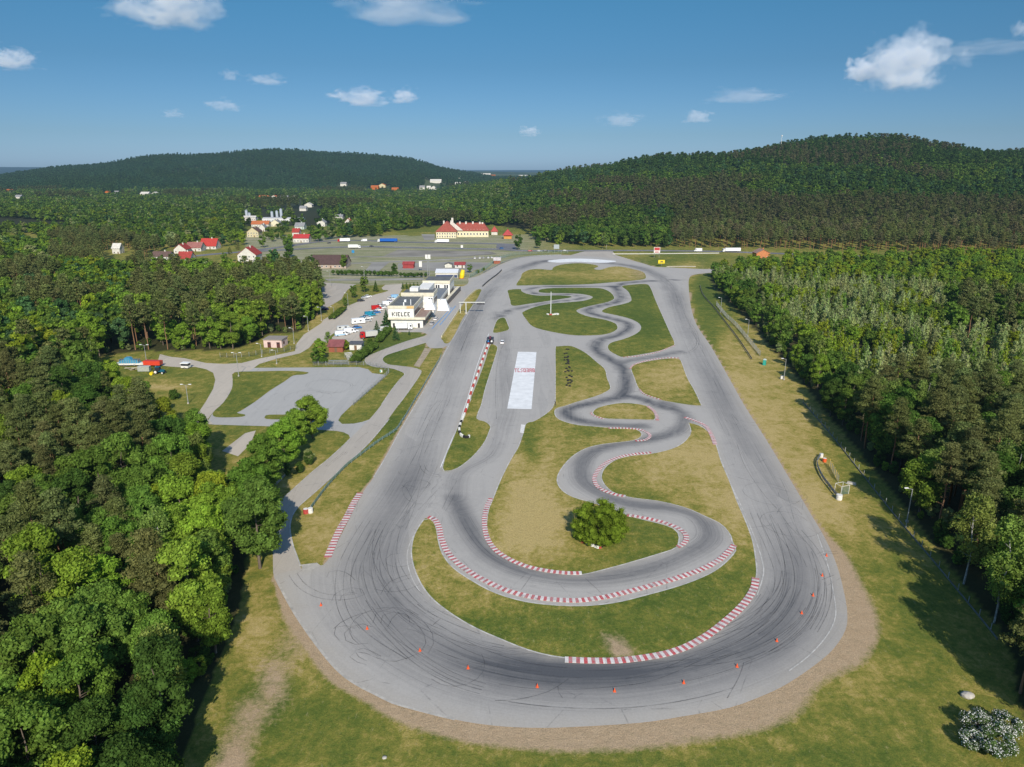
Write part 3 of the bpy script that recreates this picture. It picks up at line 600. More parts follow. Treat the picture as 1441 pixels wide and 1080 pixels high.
# distant houses seen among the woods: (left px, right px, base py, wall m, roof m, wall colour, roof colour, label)
def Gt(px,py):
    r=(px-720.5)/FOC; d=(py-540)/FOC; D=Vector((r,CP-d*SP,-SP-d*CP))
    t=300.
    while t<16000:
        p=Vector((0,0,CAMH))+D*t
        if p.z<float(terrain(p.x,p.y)): break
        t*=1.004
    return p
WC=(.58,.55,.49); WY=(.52,.45,.28); RR=(.33,.045,.035); RO=(.42,.13,.05); RB=(.13,.08,.065); RG=(.25,.25,.25)
FARH=[(10,19,272,'x',WC,RO,'white house with orange roof far left below the horizon plain'),(24,32,280.5,'x',WC,RG,'small pale house far left, lower of the two there'),
 (149,155,274.5,'y',RO,RO,'orange house with narrow gable on the far left wood'),(162,168,274.5,'x',WC,RG,'tiny white house right of the orange one in the far left wood'),(200,211,276,'x',WC,WC,'long low white building in the left far wood'),(215,223,276,'y',WC,WC,'white gabled house right of the long low white building'),
 (162,172,357,'x',WC,WC,'white cabin roof standing in the left wood'),
 (366,380,281,'x',WC,RO,'pinkish house pair member left, behind the village'),(382,392,281,'y',WC,RO,'pinkish gabled house right of its twin behind the village'),(411,419,281,'y',WC,WC,'white gabled house alone in the wood above the village'),(394,406,281.5,'x',WC,RG,'low grey house between the pinkish pair and the white gable'),
 (423,432,297,'x',WC,RG,'white slanted house on the rise, lower of two'),(430,440,292,'y',WC,WC,'white gabled house on the rise, upper of two'),
 (523,533,267,'x',RO,RO,'left orange roofed house on the far valley slope'),(534,543,264,'y',WY,RO,'tall orange roofed house on the far valley slope'),(552,561,270,'x',RO,RO,'lowest orange roofed house on the far valley slope'),(480,488,262,'x',WC,RG,'bluish white building on the foot of the left hill'),
 (606,621,258,'x',WC,WC,'white hall on the far slope, leftmost'),(645,651,254,'y',WC,RG,'white house halfway up the far slope'),(651,660,250,'x',WC,WC,'white house row on the far slope crest side'),(674,690,248.5,'x',WC,WC,'large white block high on the far hill town'),(691,697,250.5,'x',WC,RO,'little house right of the large white block'),
 (641,652,262,'x',WC,WC,'long white shed low on the far slope'),(654,660,261,'x',WC,RG,'small shed right of the long low white shed'),(672,684,259,'x',WC,RG,'grey white hall in the far hill town'),(709,718,256,'x',WC,RO,'white house in the middle of the far hill town'),(728,736,257.5,'y',WC,RO,'pointed white church like house in the far hill town'),
 (730,746,251,'x',WC,WC,'long white hall right in the far hill town'),(750,762,251.5,'x',WC,WC,'second long white hall at the right end of the far hill town'),(742,750,259,'y',WC,RG,'grey house lowest in the far hill town'),(591,598,267,'x',WC,RG,'small house at the foot of the far slope, left'),(601,606,267.5,'x',WC,WC,'small house at the foot of the far slope, middle'),(607,614,267.5,'y',WC,RG,'small house at the foot of the far slope, right'),(768,773,252,'x',WC,WC,'tiny pale house at the far right of the hill town')]
FARP=[Gt((h[0]+h[1])/2,h[2]) for h in FARH]
CLEAR=[]
for h,p in zip(FARH,FARP):
    w=(h[1]-h[0])/FOC*p.y; ang=max(.012,(CAMH-p.z)/p.y); L=min(330,15/ang) if p.y<3000 else 160
    CLEAR.append((p.x,p.y,w*.8+8,L))
for a_,b_,py_ in [(282,304,351),(262,283,354),(245,262,357),(250,268,371),(213,238,366),(335,361,369),(381,388,363.5),(413,434.5,341.5),(411,421,332),(348,364,334),(365,373,326),(354,378,320),(381,393.5,319),(446,457.5,319),(485,495,316),(472,482,309),(415,428,323),(369,426,312),(342,360,311),(345,395,309),(438,487,378)]:
    p_=G((a_+b_)/2,py_); CLEAR.append((p_.x,p_.y+6,(b_-a_)/2000*p_.y*1.1+4,75 if py_<345 else 60))
def cleared(X,Y):
    ok=np.ones(X.shape,bool)
    for cx,cy,w,L in CLEAR:
        t=(cy-Y); ok&=~((t>-18)&(t<L)&(np.abs(X-cx*Y/cy)<w))
    return ok
# ================================================================== vegetation
def m_leaf(name,dark=1.0,trans=.38,flower=None):
    m,nt,b=newmat(name); t=NT(nt)
    tint=t.attr('tint','INSTANCER','Color')
    rnd=t.n('ShaderNodeNewGeometry').outputs['Random Per Island']
    tc=t.n('ShaderNodeTexCoord').outputs['Object']; nz=t.noise(tc,.45,3,.6)
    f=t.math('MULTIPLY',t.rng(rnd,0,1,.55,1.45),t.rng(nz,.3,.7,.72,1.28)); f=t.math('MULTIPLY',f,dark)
    vm=t.n('ShaderNodeVectorMath',operation='SCALE'); t.l(tint,vm.inputs[0]); t.l(f,vm.inputs['Scale'])
    c=t.mix(t.math('MULTIPLY',rnd,.28),vm.outputs[0],(.17,.17,.045))
    c=t.mix(.85,c,vm.outputs[0])
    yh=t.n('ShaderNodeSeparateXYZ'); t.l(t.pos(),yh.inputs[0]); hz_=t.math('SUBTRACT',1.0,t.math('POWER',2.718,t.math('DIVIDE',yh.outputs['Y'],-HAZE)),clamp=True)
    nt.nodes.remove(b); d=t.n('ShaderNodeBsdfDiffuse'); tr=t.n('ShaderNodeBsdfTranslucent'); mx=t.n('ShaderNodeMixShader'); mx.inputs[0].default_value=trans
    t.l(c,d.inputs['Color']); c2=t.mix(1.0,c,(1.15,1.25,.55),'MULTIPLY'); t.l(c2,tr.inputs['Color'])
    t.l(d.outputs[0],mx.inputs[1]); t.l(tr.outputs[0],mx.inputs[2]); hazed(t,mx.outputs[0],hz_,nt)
    return m
ML=m_leaf('foliage'); MC=m_leaf('shaded_inner_foliage',.68,.0)  # second is the leaf colour darkened to stand for shade inside crowns
def m_bark(name,c1,c2,sc=1.2,zs=.3):
    m,nt,b=newmat(name); t=NT(nt); tc=t.n('ShaderNodeTexCoord').outputs['Object']
    t.l(t.mix(t.rng(t.noise(t.vmul(tc,(1,1,zs)),sc,4,.7),.35,.65),c1,c2),b.inputs['Base Color']); b.inputs['Roughness'].default_value=.9; return m
MB_brown=m_bark('brown_bark',(.10,.075,.055),(.19,.15,.115)); MB_pine=m_bark('pine_bark',(.30,.155,.075),(.16,.10,.07)); MB_birch=m_bark('birch_bark',(.52,.50,.46),(.16,.15,.14),2.5,.6); MB_grey=m_bark('grey_bark',(.22,.20,.17),(.34,.31,.27))
M_flower=paint('white_blossom',(.62,.62,.58),.8,var=.3,scale=3)
rs=np.random.RandomState(7)
ICO=None
def ico():
    global ICO
    if ICO is None:
        bm=bmesh.new(); bmesh.ops.create_icosphere(bm,subdivisions=1,radius=1); bm.verts.ensure_lookup_table()
        ICO=(np.array([v.co[:] for v in bm.verts]),np.array([[v.index for v in f.verts] for f in bm.faces])); bm.free()
    return ICO
def leafmesh(name,lobes,nleaf,size,aspect=.75,core=.78,droop=0.0,outb=.8,mats=None,twig=0,flower=0.0,coremin=0):
    """lobes: (x,y,z,r,squash). many small leaf-clump faces over the shell of every lobe, inner volume in leaf colour darkened for crown shade"""
    V=[];F=[];M=[];nv=0; lob=np.array(lobes)
    for x,y,z,r,q in lobes:
        n=max(3,int(nleaf*(r/np.mean(lob[:,3]))**2))
        d=rs.normal(size=(n,3)); d/=np.linalg.norm(d,axis=1)[:,None]; d[:,2]=np.where(d[:,2]<-.35,-d[:,2],d[:,2])
        rad=r*rs.uniform(.72,1.12,n); p=np.stack([x+d[:,0]*rad,y+d[:,1]*rad,z+d[:,2]*rad*q-droop*rs.uniform(0,1,n)],1)
        nn=d*outb+rs.normal(size=(n,3))*.45; nn/=np.linalg.norm(nn,axis=1)[:,None]
        a=np.cross(nn,rs.normal(size=(n,3))); a/=np.linalg.norm(a,axis=1)[:,None]+1e-9; b=np.cross(nn,a)
        s=size*rs.uniform(.6,1.35,n)[:,None]
        q4=np.stack([p-a*s*.5,p+b*s*aspect*.5+a*s*.1,p+a*s*.5,p-b*s*aspect*.5-a*s*.08],1).reshape(-1,3)
        V.append(q4); i=np.arange(n)*4+nv; F+=np.stack([i,i+1,i+2,i+3],1).tolist(); nv+=n*4
        if flower: M+=np.where(rs.rand(n)<flower,2,0).tolist()
        else: M+=[0]*n
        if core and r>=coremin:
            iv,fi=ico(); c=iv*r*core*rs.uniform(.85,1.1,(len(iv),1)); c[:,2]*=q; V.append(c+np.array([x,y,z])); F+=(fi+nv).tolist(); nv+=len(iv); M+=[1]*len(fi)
    if twig:
        for k in range(twig):
            x,y,z,r,q=lobes[rs.randint(len(lobes))]; a=rs.uniform(0,6.28); L=rs.uniform(.8,2.0); w=.05
            p=np.array([x+r*.6*math.cos(a),y+r*.6*math.sin(a),z]); e=p+np.array([math.cos(a)*.5,math.sin(a)*.5,L])
            V.append(np.array([p+[w,0,0],p-[w,0,0],e])); F.append([nv,nv+1,nv+2]); nv+=3; M.append(3)
    me=bpy.data.meshes.new(name); me.from_pydata(np.concatenate(V).tolist(),[],F)
    for m in (mats or [ML,MC,M_flower,MB_grey]): me.materials.append(m)
    me.polygons.foreach_set('material_index',M); me.update(); return me
def trunkmesh(name,H,r,mat,limbs=6,lean=.4,z0=.35,spread=2.5,n=7):
    mb=MB(); p=Vector((0,0,-.3)); segs=5; px_=p; rad=r
    pts=[Vector((0,0,-.3))]
    for k in range(1,segs+1):
        pts.append(Vector((lean*rs.uniform(-1,1)*k/segs,lean*rs.uniform(-1,1)*k/segs,H*k/segs)))
    for k in range(segs): mb.cyl(pts[k],pts[k+1],r*(1-.8*k/segs),r*(1-.8*(k+1)/segs),n,0,k in(0,segs-1))
    for k in range(limbs):
        h=rs.uniform(z0,.92); i=min(segs-1,int(h*segs)); b=pts[i].lerp(pts[i+1],h*segs-i); a=rs.uniform(0,6.28); L=spread*rs.uniform(.6,1.1)*(1.25-h)
        mb.cyl(b,b+Vector((math.cos(a)*L,math.sin(a)*L,L*rs.uniform(.3,.8))),r*.32*(1.2-h),r*.06,5,0,False)
    return mb.mesh(name,mat)
def lobes_round(H,Rr,zb,n,rl,pw=1.0):
    out=[]; zc=(H+zb)/2; hz=(H-zb)/2
    k=0
    while len(out)<n:
        d=rs.normal(size=3); d/=np.linalg.norm(d); q=rs.uniform(.45,1.0)**.5
        f=1-.25*max(0,-d[2]); r=rl*rs.uniform(.72,1.25)
        out.append((d[0]*(Rr-r*.7)*q*f,d[1]*(Rr-r*.7)*q*f,zc+d[2]*(hz-r*.6)*q,r,.85))
    return out
def lobes_pine(H,Rr,zb,n,rl):
    out=[]
    for k in range(n):
        u=(k+.5)/n; z=zb+(H-zb)*u; a=k*2.4+rs.uniform(-.4,.4); rr=Rr*(.35+.75*math.sin(min(1,u*1.1+.12)*PI)**.8)*rs.uniform(.35,1.0)*(1-.5*u**3)
        out.append((rr*math.cos(a),rr*math.sin(a),z+rs.uniform(-.4,.4),rl*rs.uniform(.75,1.25),.5))
    out.append((0,0,H-.4,rl*.8,.7)); return out
def lobes_spire(H,Rr,zb,n,rl):
    out=[]
    for k in range(n):
        u=(k+.5)/n; z=zb+(H-zb)*u; a=k*2.4; rr=Rr*(1-u)**.6*rs.uniform(.2,.9)
        out.append((rr*math.cos(a),rr*math.sin(a),z,rl*(1.1-.65*u)*rs.uniform(.8,1.2),1.25))
    return out
def lobes_cone(H,Rr,zb,n,rl):
    out=[]
    for k in range(n):
        u=((k+.5)/n)**.85; z=zb+(H-zb)*u; a=k*2.4; rr=Rr*(1-u)*rs.uniform(.75,1.0)
        out.append((rr*math.cos(a),rr*math.sin(a),z,max(.25,rl*(1.1-.85*u)),.5))
    out.append((0,0,H-.3,.28,1.8)); return out
# (crown mesh, trunk mesh) by species and level of detail: 0 near, 1 mid, 2 far
SPC={}
def make_species():
    for lod,(nl,nlf,sz,cnt) in enumerate([(50,175,.43,4),(26,38,1.05,3),(9,13,2.1,3)]):
        SPC['broadleaf_tree',lod]=[(leafmesh('crown',lobes_round(h,r,h*zb,nl,rl*(1,1.2,1.75)[lod]),nlf,sz),trunkmesh('trunk',h*.8,.28,MB_brown,(9,4,0)[lod],n=(7,5,3)[lod])) for h,r,zb,rl in ((16,5.2,.10,1.45),(14,4.6,.05,1.35),(17.5,5.0,.12,1.5),(15,5.6,.08,1.6))[:cnt]]
    for lod,(nl,nlf,sz,cnt) in enumerate([(32,140,.38,3),(18,30,.95,3),(8,13,1.7,2)]):
        SPC['pine_tree',lod]=[(leafmesh('crown',lobes_pine(h,r,h*zb,nl,rl*(1,1.2,1.7)[lod]),nlf,sz,.55,core=.6,outb=.5),trunkmesh('trunk',h*.95,.24,MB_pine,(14,6,0)[lod],.5,.3,1.9,(7,5,4)[lod])) for h,r,zb,rl in ((19,3.1,.52,1.35),(17.5,3.4,.46,1.4),(20,2.8,.58,1.3))[:cnt]]
    for lod,(nl,nlf,sz,cnt) in enumerate([(38,120,.36,3),(18,30,.9,2)]):
        SPC['birch_tree',lod]=[(leafmesh('crown',[(a,b,c,d,1.2) for a,b,c,d,e in lobes_round(h,r,h*zb,nl,rl*(1,1.2)[lod])],nlf,sz,.6,core=.45,droop=1.1,outb=.4),trunkmesh('trunk',h*.92,.17,MB_birch,(12,5)[lod],.9,.3,2.6,(7,5)[lod])) for h,r,zb,rl in ((17,3.6,.22,1.15),(15,3.3,.2,1.1),(18,3.9,.25,1.2))[:cnt]]
    for lod,(nl,nlf,sz,cnt) in enumerate([(15,60,.42,3),(11,30,.75,3),(5,13,1.3,2)]):
        SPC['young_aspen',lod]=[(leafmesh('crown',lobes_spire(h,r,h*zb,nl,rl*(1,1.1,1.3)[lod]),nlf,sz,.6,core=.6,outb=.4,twig=(34,22,6)[lod]),trunkmesh('trunk',h*.9,.10,MB_grey,(6,3,0)[lod],.4,.2,1.2,4)) for h,r,zb,rl in ((10.,1.9,.1,1.25),(9.2,2.1,.08,1.3),(10.8,1.8,.12,1.2))[:cnt]]
    SPC['spruce_tree',0]=[(leafmesh('crown',lobes_cone(h,r,.6,40,rl),60,.42,.5,core=.7,outb=.4),trunkmesh('trunk',h*.9,.18,MB_brown,0)) for h,r,rl in ((10,2.6,1.0),(9,2.2,.9))]
    SPC['spruce_tree',1]=[(leafmesh('crown',lobes_cone(h,r,.8,26,rl),26,.8,.5,core=.7,outb=.4),trunkmesh('trunk',h*.9,.18,MB_brown,0)) for h,r,rl in ((17,2.4,1.2),)]
make_species()
BRIGHT=(.094,.142,.017); MID=(.064,.104,.017); DARK=(.034,.064,.012); OLIVE=(.076,.086,.029); YEL=(.112,.145,.013); GREY=(.135,.160,.060); TEAL=(.036,.074,.026); BROWN=(.085,.080,.038); BIR=(.092,.125,.028)
def vary(c,a=.18):
    k=1+rs.uniform(-a,a); return tuple(float(q*k*(1+rs.uniform(-.08,.08))) for q in c)
def tree(kind,lod,x,y,s,tint,label,group,var=None,z=0.0,rz=None,sz=None):
    L=SPC[kind,lod]; cr,tr=L[rs.randint(len(L)) if var is None else var%len(L)]
    o=thing(kind,label,'tree',(x,y,z),rs.uniform(0,6.28) if rz is None else rz,group); o.scale=(s,s,s*(sz or rs.uniform(.92,1.1)))
    c=link_mesh('crown',cr,o); c['tint']=tuple(q*LB[lod] for q in tint); link_mesh('trunk',tr,o); return o
LB=(2.1,1.95,1.45)
class Stuff:
    def __init__(s): s.d={}
    def add(s,kind,lod,x,y,z,sc_,tint): s.d.setdefault((kind,lod),[]).append((x,y,z,sc_,tuple(q*LB[lod] for q in tint)))
    def build(s,name):
        P=[];S=[];T=[];Vr=[];Rz=[];keys=[]
        for (k,l),L in s.d.items():
            nv=len(SPC[k,l]); b=len(keys); keys+=[(k,l,i) for i in range(nv)]
            for x,y,z,c,t_ in L:
                P.append((x,y,z));S.append(c);T.append(t_);Vr.append(b+rs.randint(nv));Rz.append((0,0,rs.uniform(0,6.28)))
        if not P: return
        me=bpy.data.meshes.new(name); me.from_pydata(P,[],[])
        set_attr(me,'sc',S); set_attr(me,'tint',T,'FLOAT_VECTOR'); set_attr(me,'rz',Rz,'FLOAT_VECTOR')
        a=me.attributes.new('vr','INT','POINT'); a.data.foreach_set('value',Vr)
        o=link_mesh(name,me); tag(o,kind='stuff')
        ng=bpy.data.node_groups.new(name,'GeometryNodeTree'); ng.interface.new_socket('Geometry',in_out='INPUT',socket_type='NodeSocketGeometry'); ng.interface.new_socket('Geometry',in_out='OUTPUT',socket_type='NodeSocketGeometry')
        N=ng.nodes; gi=N.new('NodeGroupInput'); go=N.new('NodeGroupOutput'); jn=N.new('GeometryNodeJoinGeometry')
        def na(nm,ty):
            q=N.new('GeometryNodeInputNamedAttribute'); q.data_type=ty; q.inputs['Name'].default_value=nm; return [k for k in q.outputs if k.enabled and k.name=='Attribute'][0]
        asc=na('sc','FLOAT'); avr=na('vr','INT'); arz=na('rz','FLOAT_VECTOR')
        for i,(k,l,v) in enumerate(keys):
            oc,ot=PROTO[k,l,v]; j=N.new('GeometryNodeJoinGeometry')
            for ob in ((oc,ot) if l<2 else (oc,)):
                inf=N.new('GeometryNodeObjectInfo'); inf.inputs['Object'].default_value=ob; inf.transform_space='ORIGINAL'; ng.links.new(inf.outputs['Geometry'],j.inputs[0])
            cmp=N.new('FunctionNodeCompare'); cmp.data_type='INT'; cmp.operation='EQUAL'
            ii=[q for q in cmp.inputs if q.enabled]; ng.links.new(avr,ii[0]); ii[1].default_value=i
            ip=N.new('GeometryNodeInstanceOnPoints'); ng.links.new(gi.outputs[0],ip.inputs['Points']); ng.links.new(cmp.outputs[0],ip.inputs['Selection']); ng.links.new(j.outputs[0],ip.inputs['Instance'])
            ng.links.new(asc,ip.inputs['Scale']); ng.links.new(arz,ip.inputs['Rotation']); ng.links.new(ip.outputs[0],jn.inputs[0])
        ng.links.new(jn.outputs[0],go.inputs[0]); md=o.modifiers.new('trees','NODES'); md.node_group=ng
        return o
PROTO={}
# ---- scatter positions
def inp(P,x,y):
    c=False; j=len(P)-1
    for i in range(len(P)):
        xi,yi=P[i];xj,yj=P[j]
        if (yi>y)!=(yj>y) and x<(xj-xi)*(y-yi)/(yj-yi)+xi: c=not c
        j=i
    return c
def scatter(P,sp,jit=.42,y0=None,y1=None,amax=1.35):
    xs=[p[0] for p in P]; ys=[p[1] for p in P]; out=[]; y=max(min(ys),y0 or -1e9); k=0
    ye=min(max(ys),y1 or 1e9)
    while y<ye:
        s=sp(y) if callable(sp) else sp
        xa=max(min(xs),-amax*y-30); xb=min(max(xs),amax*y+30); x=xa+(k%2)*s*.5
        while x<xb:
            a=x+rs.uniform(-jit,jit)*s; b=y+rs.uniform(-jit,jit)*s
            if inp(P,a,b): out.append((a,b))
            x+=s
        y+=s*.87; k+=1
    return out
cand=[]   # (kind,x,y,scale,tint,label,group,region)
def nz2(x,y,f,s=0):   # cheap smooth pseudo noise for stands of the same species
    return math.sin(x*f+s)*math.cos(y*f*1.3+s*2)+.5*math.sin(x*f*2.3+y*f*1.7+s*3)
TN={BRIGHT:'bright green',MID:'mid green',DARK:'dark green',OLIVE:'olive green',YEL:'yellow green',GREY:'grey green',TEAL:'bluish green',BROWN:'brownish',BIR:'pale green'}
KN={'broadleaf_tree':'broadleaf tree','pine_tree':'pine tree','birch_tree':'birch tree','young_aspen':'young thin aspen'}
def cadd(kind,x,y,s,tn,region,group):
    cand.append((kind,x,y,s,vary(tn),f"{TN[tn]} {KN[kind]} {region}",group))
for x,y in scatter(WOOD_L,7.0,y0=30,amax=.95):
    px,py=Pj(x,y); n=nz2(x,y,.05,1); u=rs.rand()
    if px<230 and 560<py<880 and (n>.05 or u<.25) and u<.85: k,t_=('pine_tree',OLIVE)
    elif u<.10: k,t_='pine_tree',OLIVE
    elif u<.17: k,t_='birch_tree',BIR
    else: k='broadleaf_tree'; t_=(BRIGHT if n>.1 else MID if n>-.5 else DARK) if rs.rand()<.75 else [BRIGHT,MID,DARK,YEL][rs.randint(4)]
    edge=min(math.hypot(x-q[0],y-q[1]) for q in WOOD_L)
    s=rs.uniform(.78,1.12)
    cadd(k,x,y,s,t_,'in the dense wood left of the track','trees of the wood left of the track')
for x,y in scatter(WOOD_B,8.0,y1=520):
    px,py=Pj(x,y); n=nz2(x,y,.03,2); u=rs.rand()
    if px>185: k,t_=('pine_tree',OLIVE) if (n>-.4 and u<.75) else ('broadleaf_tree',BRIGHT)
    else: k,t_=('pine_tree',OLIVE) if n>.6 else ('broadleaf_tree',[MID,YEL,DARK,TEAL][rs.randint(4)] if u<.7 else BRIGHT)
    if 300<px<372 and 466<py<500: k,t_='broadleaf_tree',BRIGHT
    cadd(k,x,y,rs.uniform(.8,1.05),t_,'in the wood behind the grassy yard','trees of the wood behind the yard')
RW=scatter(WOOD_R,lambda y:5.2+y*.004,y0=50,y1=700)
for x,y in RW:
    px,py=Pj(x,y); n=nz2(x,y,.035,3); u=rs.rand()
    edge=polydist(np.array([x]),np.array([y]),WOOD_R,True)[0][0] if py>400 else 20
    if py>600 and px>1180:
        if rs.rand()<.25: continue
        k,t_=('pine_tree',OLIVE) if u<.5 else ('birch_tree',BIR) if u<.74 else ('broadleaf_tree',[BRIGHT,MID,DARK][rs.randint(3)])
        s=rs.uniform(.9,1.2)
    elif edge<13:
        if rs.rand()<.30: continue
        k,t_=('broadleaf_tree',[BRIGHT,MID,MID,MID,DARK][rs.randint(5)]); s=rs.uniform(.6,.9)
        if u<.15: k,t_='birch_tree',BIR
    elif py<392+ (px-1000)*.06 or n>.95:
        if rs.rand()<.45: continue
        k,t_=('broadleaf_tree',[BRIGHT,YEL,MID][rs.randint(3)]); s=rs.uniform(.6,.8)
    elif (570<py and px>1190) or (px>1330 and 430<py<480 and n>0):
        if rs.rand()<.4: continue
        k,t_=('pine_tree',OLIVE) if u<.6 else ('broadleaf_tree',MID); s=rs.uniform(.75,.95)
    else:
        k,t_='young_aspen',(GREY if n<.35 else MID if u<.5 else YEL); s=rs.uniform(.8,1.15)
        if u>.93: k,t_,s='broadleaf_tree',YEL,.62
    cadd(k,x,y,s,t_,'in the large wood right of the track','trees of the wood right of the track')
# hand placed trees that stand out (measured base)
HAND=[('broadleaf_tree',440,617,.93,BRIGHT,'round bright green tree standing alone beside the paved pad'),
 ('broadleaf_tree',402,664,.9,BRIGHT,'bright green tree next below the lone tree at the paved pad'),
 ('broadleaf_tree',416,641,.85,BRIGHT,'small bright tree wedged between two larger ones below the paved pad'),
 ('broadleaf_tree',378,700,1.0,MID,'leafy tree beside the service lane above the big shady crown'),
 ('broadleaf_tree',366,800,1.2,MID,'big spreading tree that shades the bend of the service lane'),
 ('broadleaf_tree',362,756,1.1,MID,'tall full tree beside the service lane bend, behind the big shading one'),
 ('broadleaf_tree',276,648,.95,MID,'leafy green tree at the yard lamp post, left of the small car park'),
 ('broadleaf_tree',352,483,.9,BRIGHT,'bright tree left of the pink hut'),
 ('broadleaf_tree',328,492,1.0,BRIGHT,'broad bright tree at the fence left of the pink hut'),
 ('broadleaf_tree',452,508,.55,BRIGHT,'low bright tree beside the yard road, left of the brick hut'),
 ('broadleaf_tree',444,513,.42,MID,'small bushy tree on the grass corner by the paved pad'),
 ('broadleaf_tree',487,493,.32,YEL,'small round lime green tree in front of the brick hut'),
 ('birch_tree',463,492,.5,BIR,'slim pale tree behind the brick hut'),
 ('broadleaf_tree',513,412,.62,MID,'green tree at the end of the hedge in the car park'),
 ('broadleaf_tree',498,420,.5,MID,'bushy tree in the middle of the car park hedge'),
 ('broadleaf_tree',486,431,.34,MID,'low bush tree in the car park hedge by the dark cars'),
 ('spruce_tree',529,411,.75,DARK,'dark conifer at the far end of the car park hedge'),
 ('spruce_tree',544,460,1.0,TEAL,'tall spruce standing at the left corner of the white clubhouse'),
 ('spruce_tree',531,474,.8,TEAL,'spruce beside the clipped hedge'),
 ('spruce_tree',557,479,.66,TEAL,'blue spruce on the lawn in front of the white trailer'),
 ('spruce_tree',576,472,.26,TEAL,'tiny spruce on the lawn before the clubhouse'),
 ('spruce_tree',453,404,.8,DARK,'dark spruce beside the hidden car park'),
 ('spruce_tree',633,389,.6,DARK,'narrow conifer in front of the blue and white shed'),
 ('broadleaf_tree',661,384,.45,MID,'green tree behind the yellow inflatable'),
 ('broadleaf_tree',729,352,.9,DARK,'large dark tree at the road junction'),
 ('broadleaf_tree',757,350,.75,DARK,'dark tree on the verge right of the junction'),
 ('broadleaf_tree',786,349,.8,BRIGHT,'bright green tree on the grassy bank by the highway'),
 ('broadleaf_tree',438,379,.7,DARK,'dark tree at the left end of the long brown barn'),
 ('broadleaf_tree',484,378,.75,MID,'green tree at the right end of the long brown barn'),
 ('broadleaf_tree',555,386,.5,DARK,'bush like tree in the hedge behind the clubhouse'),
 ('birch_tree',1399,877,1.15,BIR,'large pale green birch overhanging the fence near the bottom right'),
 ('birch_tree',1356,822,1.15,BIR,'slimmer birch just behind the large overhanging birch'),
 ('broadleaf_tree',1418,866,.95,BRIGHT,'bright green tree right of the large birch at the frame edge'),
 ('broadleaf_tree',1150,548,.72,BRIGHT,'lime green tree bulging over the right verge below the cabin'),
 ('broadleaf_tree',1120,520,.6,BRIGHT,'round green tree next to the wood edge lamp'),
 ('birch_tree',848,350,.95,BIR,'pale slender birch at the wood edge, left of its twin'),
 ('birch_tree',853,351,1.0,BIR,'pale slender birch at the wood edge, right of its twin')]
# poplar spindles behind the clubhouse
for q in range(7): HAND.append(('young_aspen',567+q*5.2,407,.42,DARK,'slim columnar shrub in the row behind the clubhouse'))
for k,px,py,s,t_,lab in HAND:
    p=G(px,py); l=0 if (p.y<330 or k=='spruce_tree') else 1
    tree(k,l,p.x,p.y,s,vary(t_,.06),lab,'columnar shrubs behind the clubhouse' if lab.startswith('slim columnar') else None,var=3 if 'standing alone' in lab else 0 if py>600 else None)
hp=[G(h[1],h[2]) for h in HAND]
cand=[c for c in cand if min(math.hypot(c[1]-p.x,c[2]-p.y) for p in hp)>4.5]
# individuals: those that show largest
def vis(c):
    px,py=Pj(c[1],c[2],9*c[3]); return depth(c[1],c[2])
infr=[c for c in cand if -60<Pj(c[1],c[2],10)[0]<1500 and Pj(c[1],c[2],14)[1]<1110]
infr.sort(key=vis); cnt={}; indiv=set()
CAP={'broadleaf_tree':285,'pine_tree':230,'birch_tree':90,'young_aspen':230}
canopyL=Stuff(); canopyR=Stuff()
ids={id(c) for c in infr}
order=infr+[c for c in cand if id(c) not in ids]
for c in order:
    k,x,y,s,t_,lab,grp=c; d=depth(x,y); l=0 if d<240 else 1
    if id(c) in ids and cnt.get(k,0)<CAP[k]:
        cnt[k]=cnt.get(k,0)+1; o=tree(k,l,x,y,s,t_,lab,grp)
    else:
        if not(-900<Pj(x,y,10)[0]<2500): continue
        if d>520 and k!='birch_tree': l=2 if k in('broadleaf_tree','pine_tree','young_aspen') and d>650 else 1
        (canopyL if x<0 else canopyR).add(k,l,x,y,0,s,t_)
# low-detail trees further out
hw=smooth(W([(180,372),(300,358),(400,352),(470,348.5),(560,348.5),(640,350),(740,353.2),(900,353),(1060,356),(1300,364),(1441,369)]),3,False)
YZ=W([(330,392),(412,372),(405,352),(430,344),(470,336),(560,333),(590,329),(612,331),(690,331),(730,337),(742,347),(800,345),(860,351),(1100,353.5),(1300,361),(1441,366),(2000,380),(2000,392),(1441,366),(1200,368),(1060,373),(1004,386),(960,470),(600,520),(430,460),(455,408),(400,395)])
HZ=W([(205,376),(228,352),(285,337),(345,331),(338,300),(345,292),(440,296),(505,308),(500,318),(480,332),(420,342),(400,350),(415,374),(330,388),(200,385)])
FIELDS=[W([(-300,306),(0,307),(60,311),(112,317),(90,326),(0,326),(-300,326)]),W([(-100,329),(0,330),(66,333),(56,346),(0,346),(-100,346)]),W([(-80,402),(0,404),(36,406),(22,438),(0,446),(-80,446)]),W([(140,318),(165,319),(165,322),(140,322)]),W([(560,326),(612,326),(612,334),(560,334)])]
ROADL=smooth(W([(318,396),(330,382),(345,372),(362,362),(380,352)]),3,False)
far=Stuff(); mid=Stuff(); big=[(-3000,430),(3000,430),(9000,4300),(-9000,4300)]
y=470.; k=0; nfar=0
hills=[]
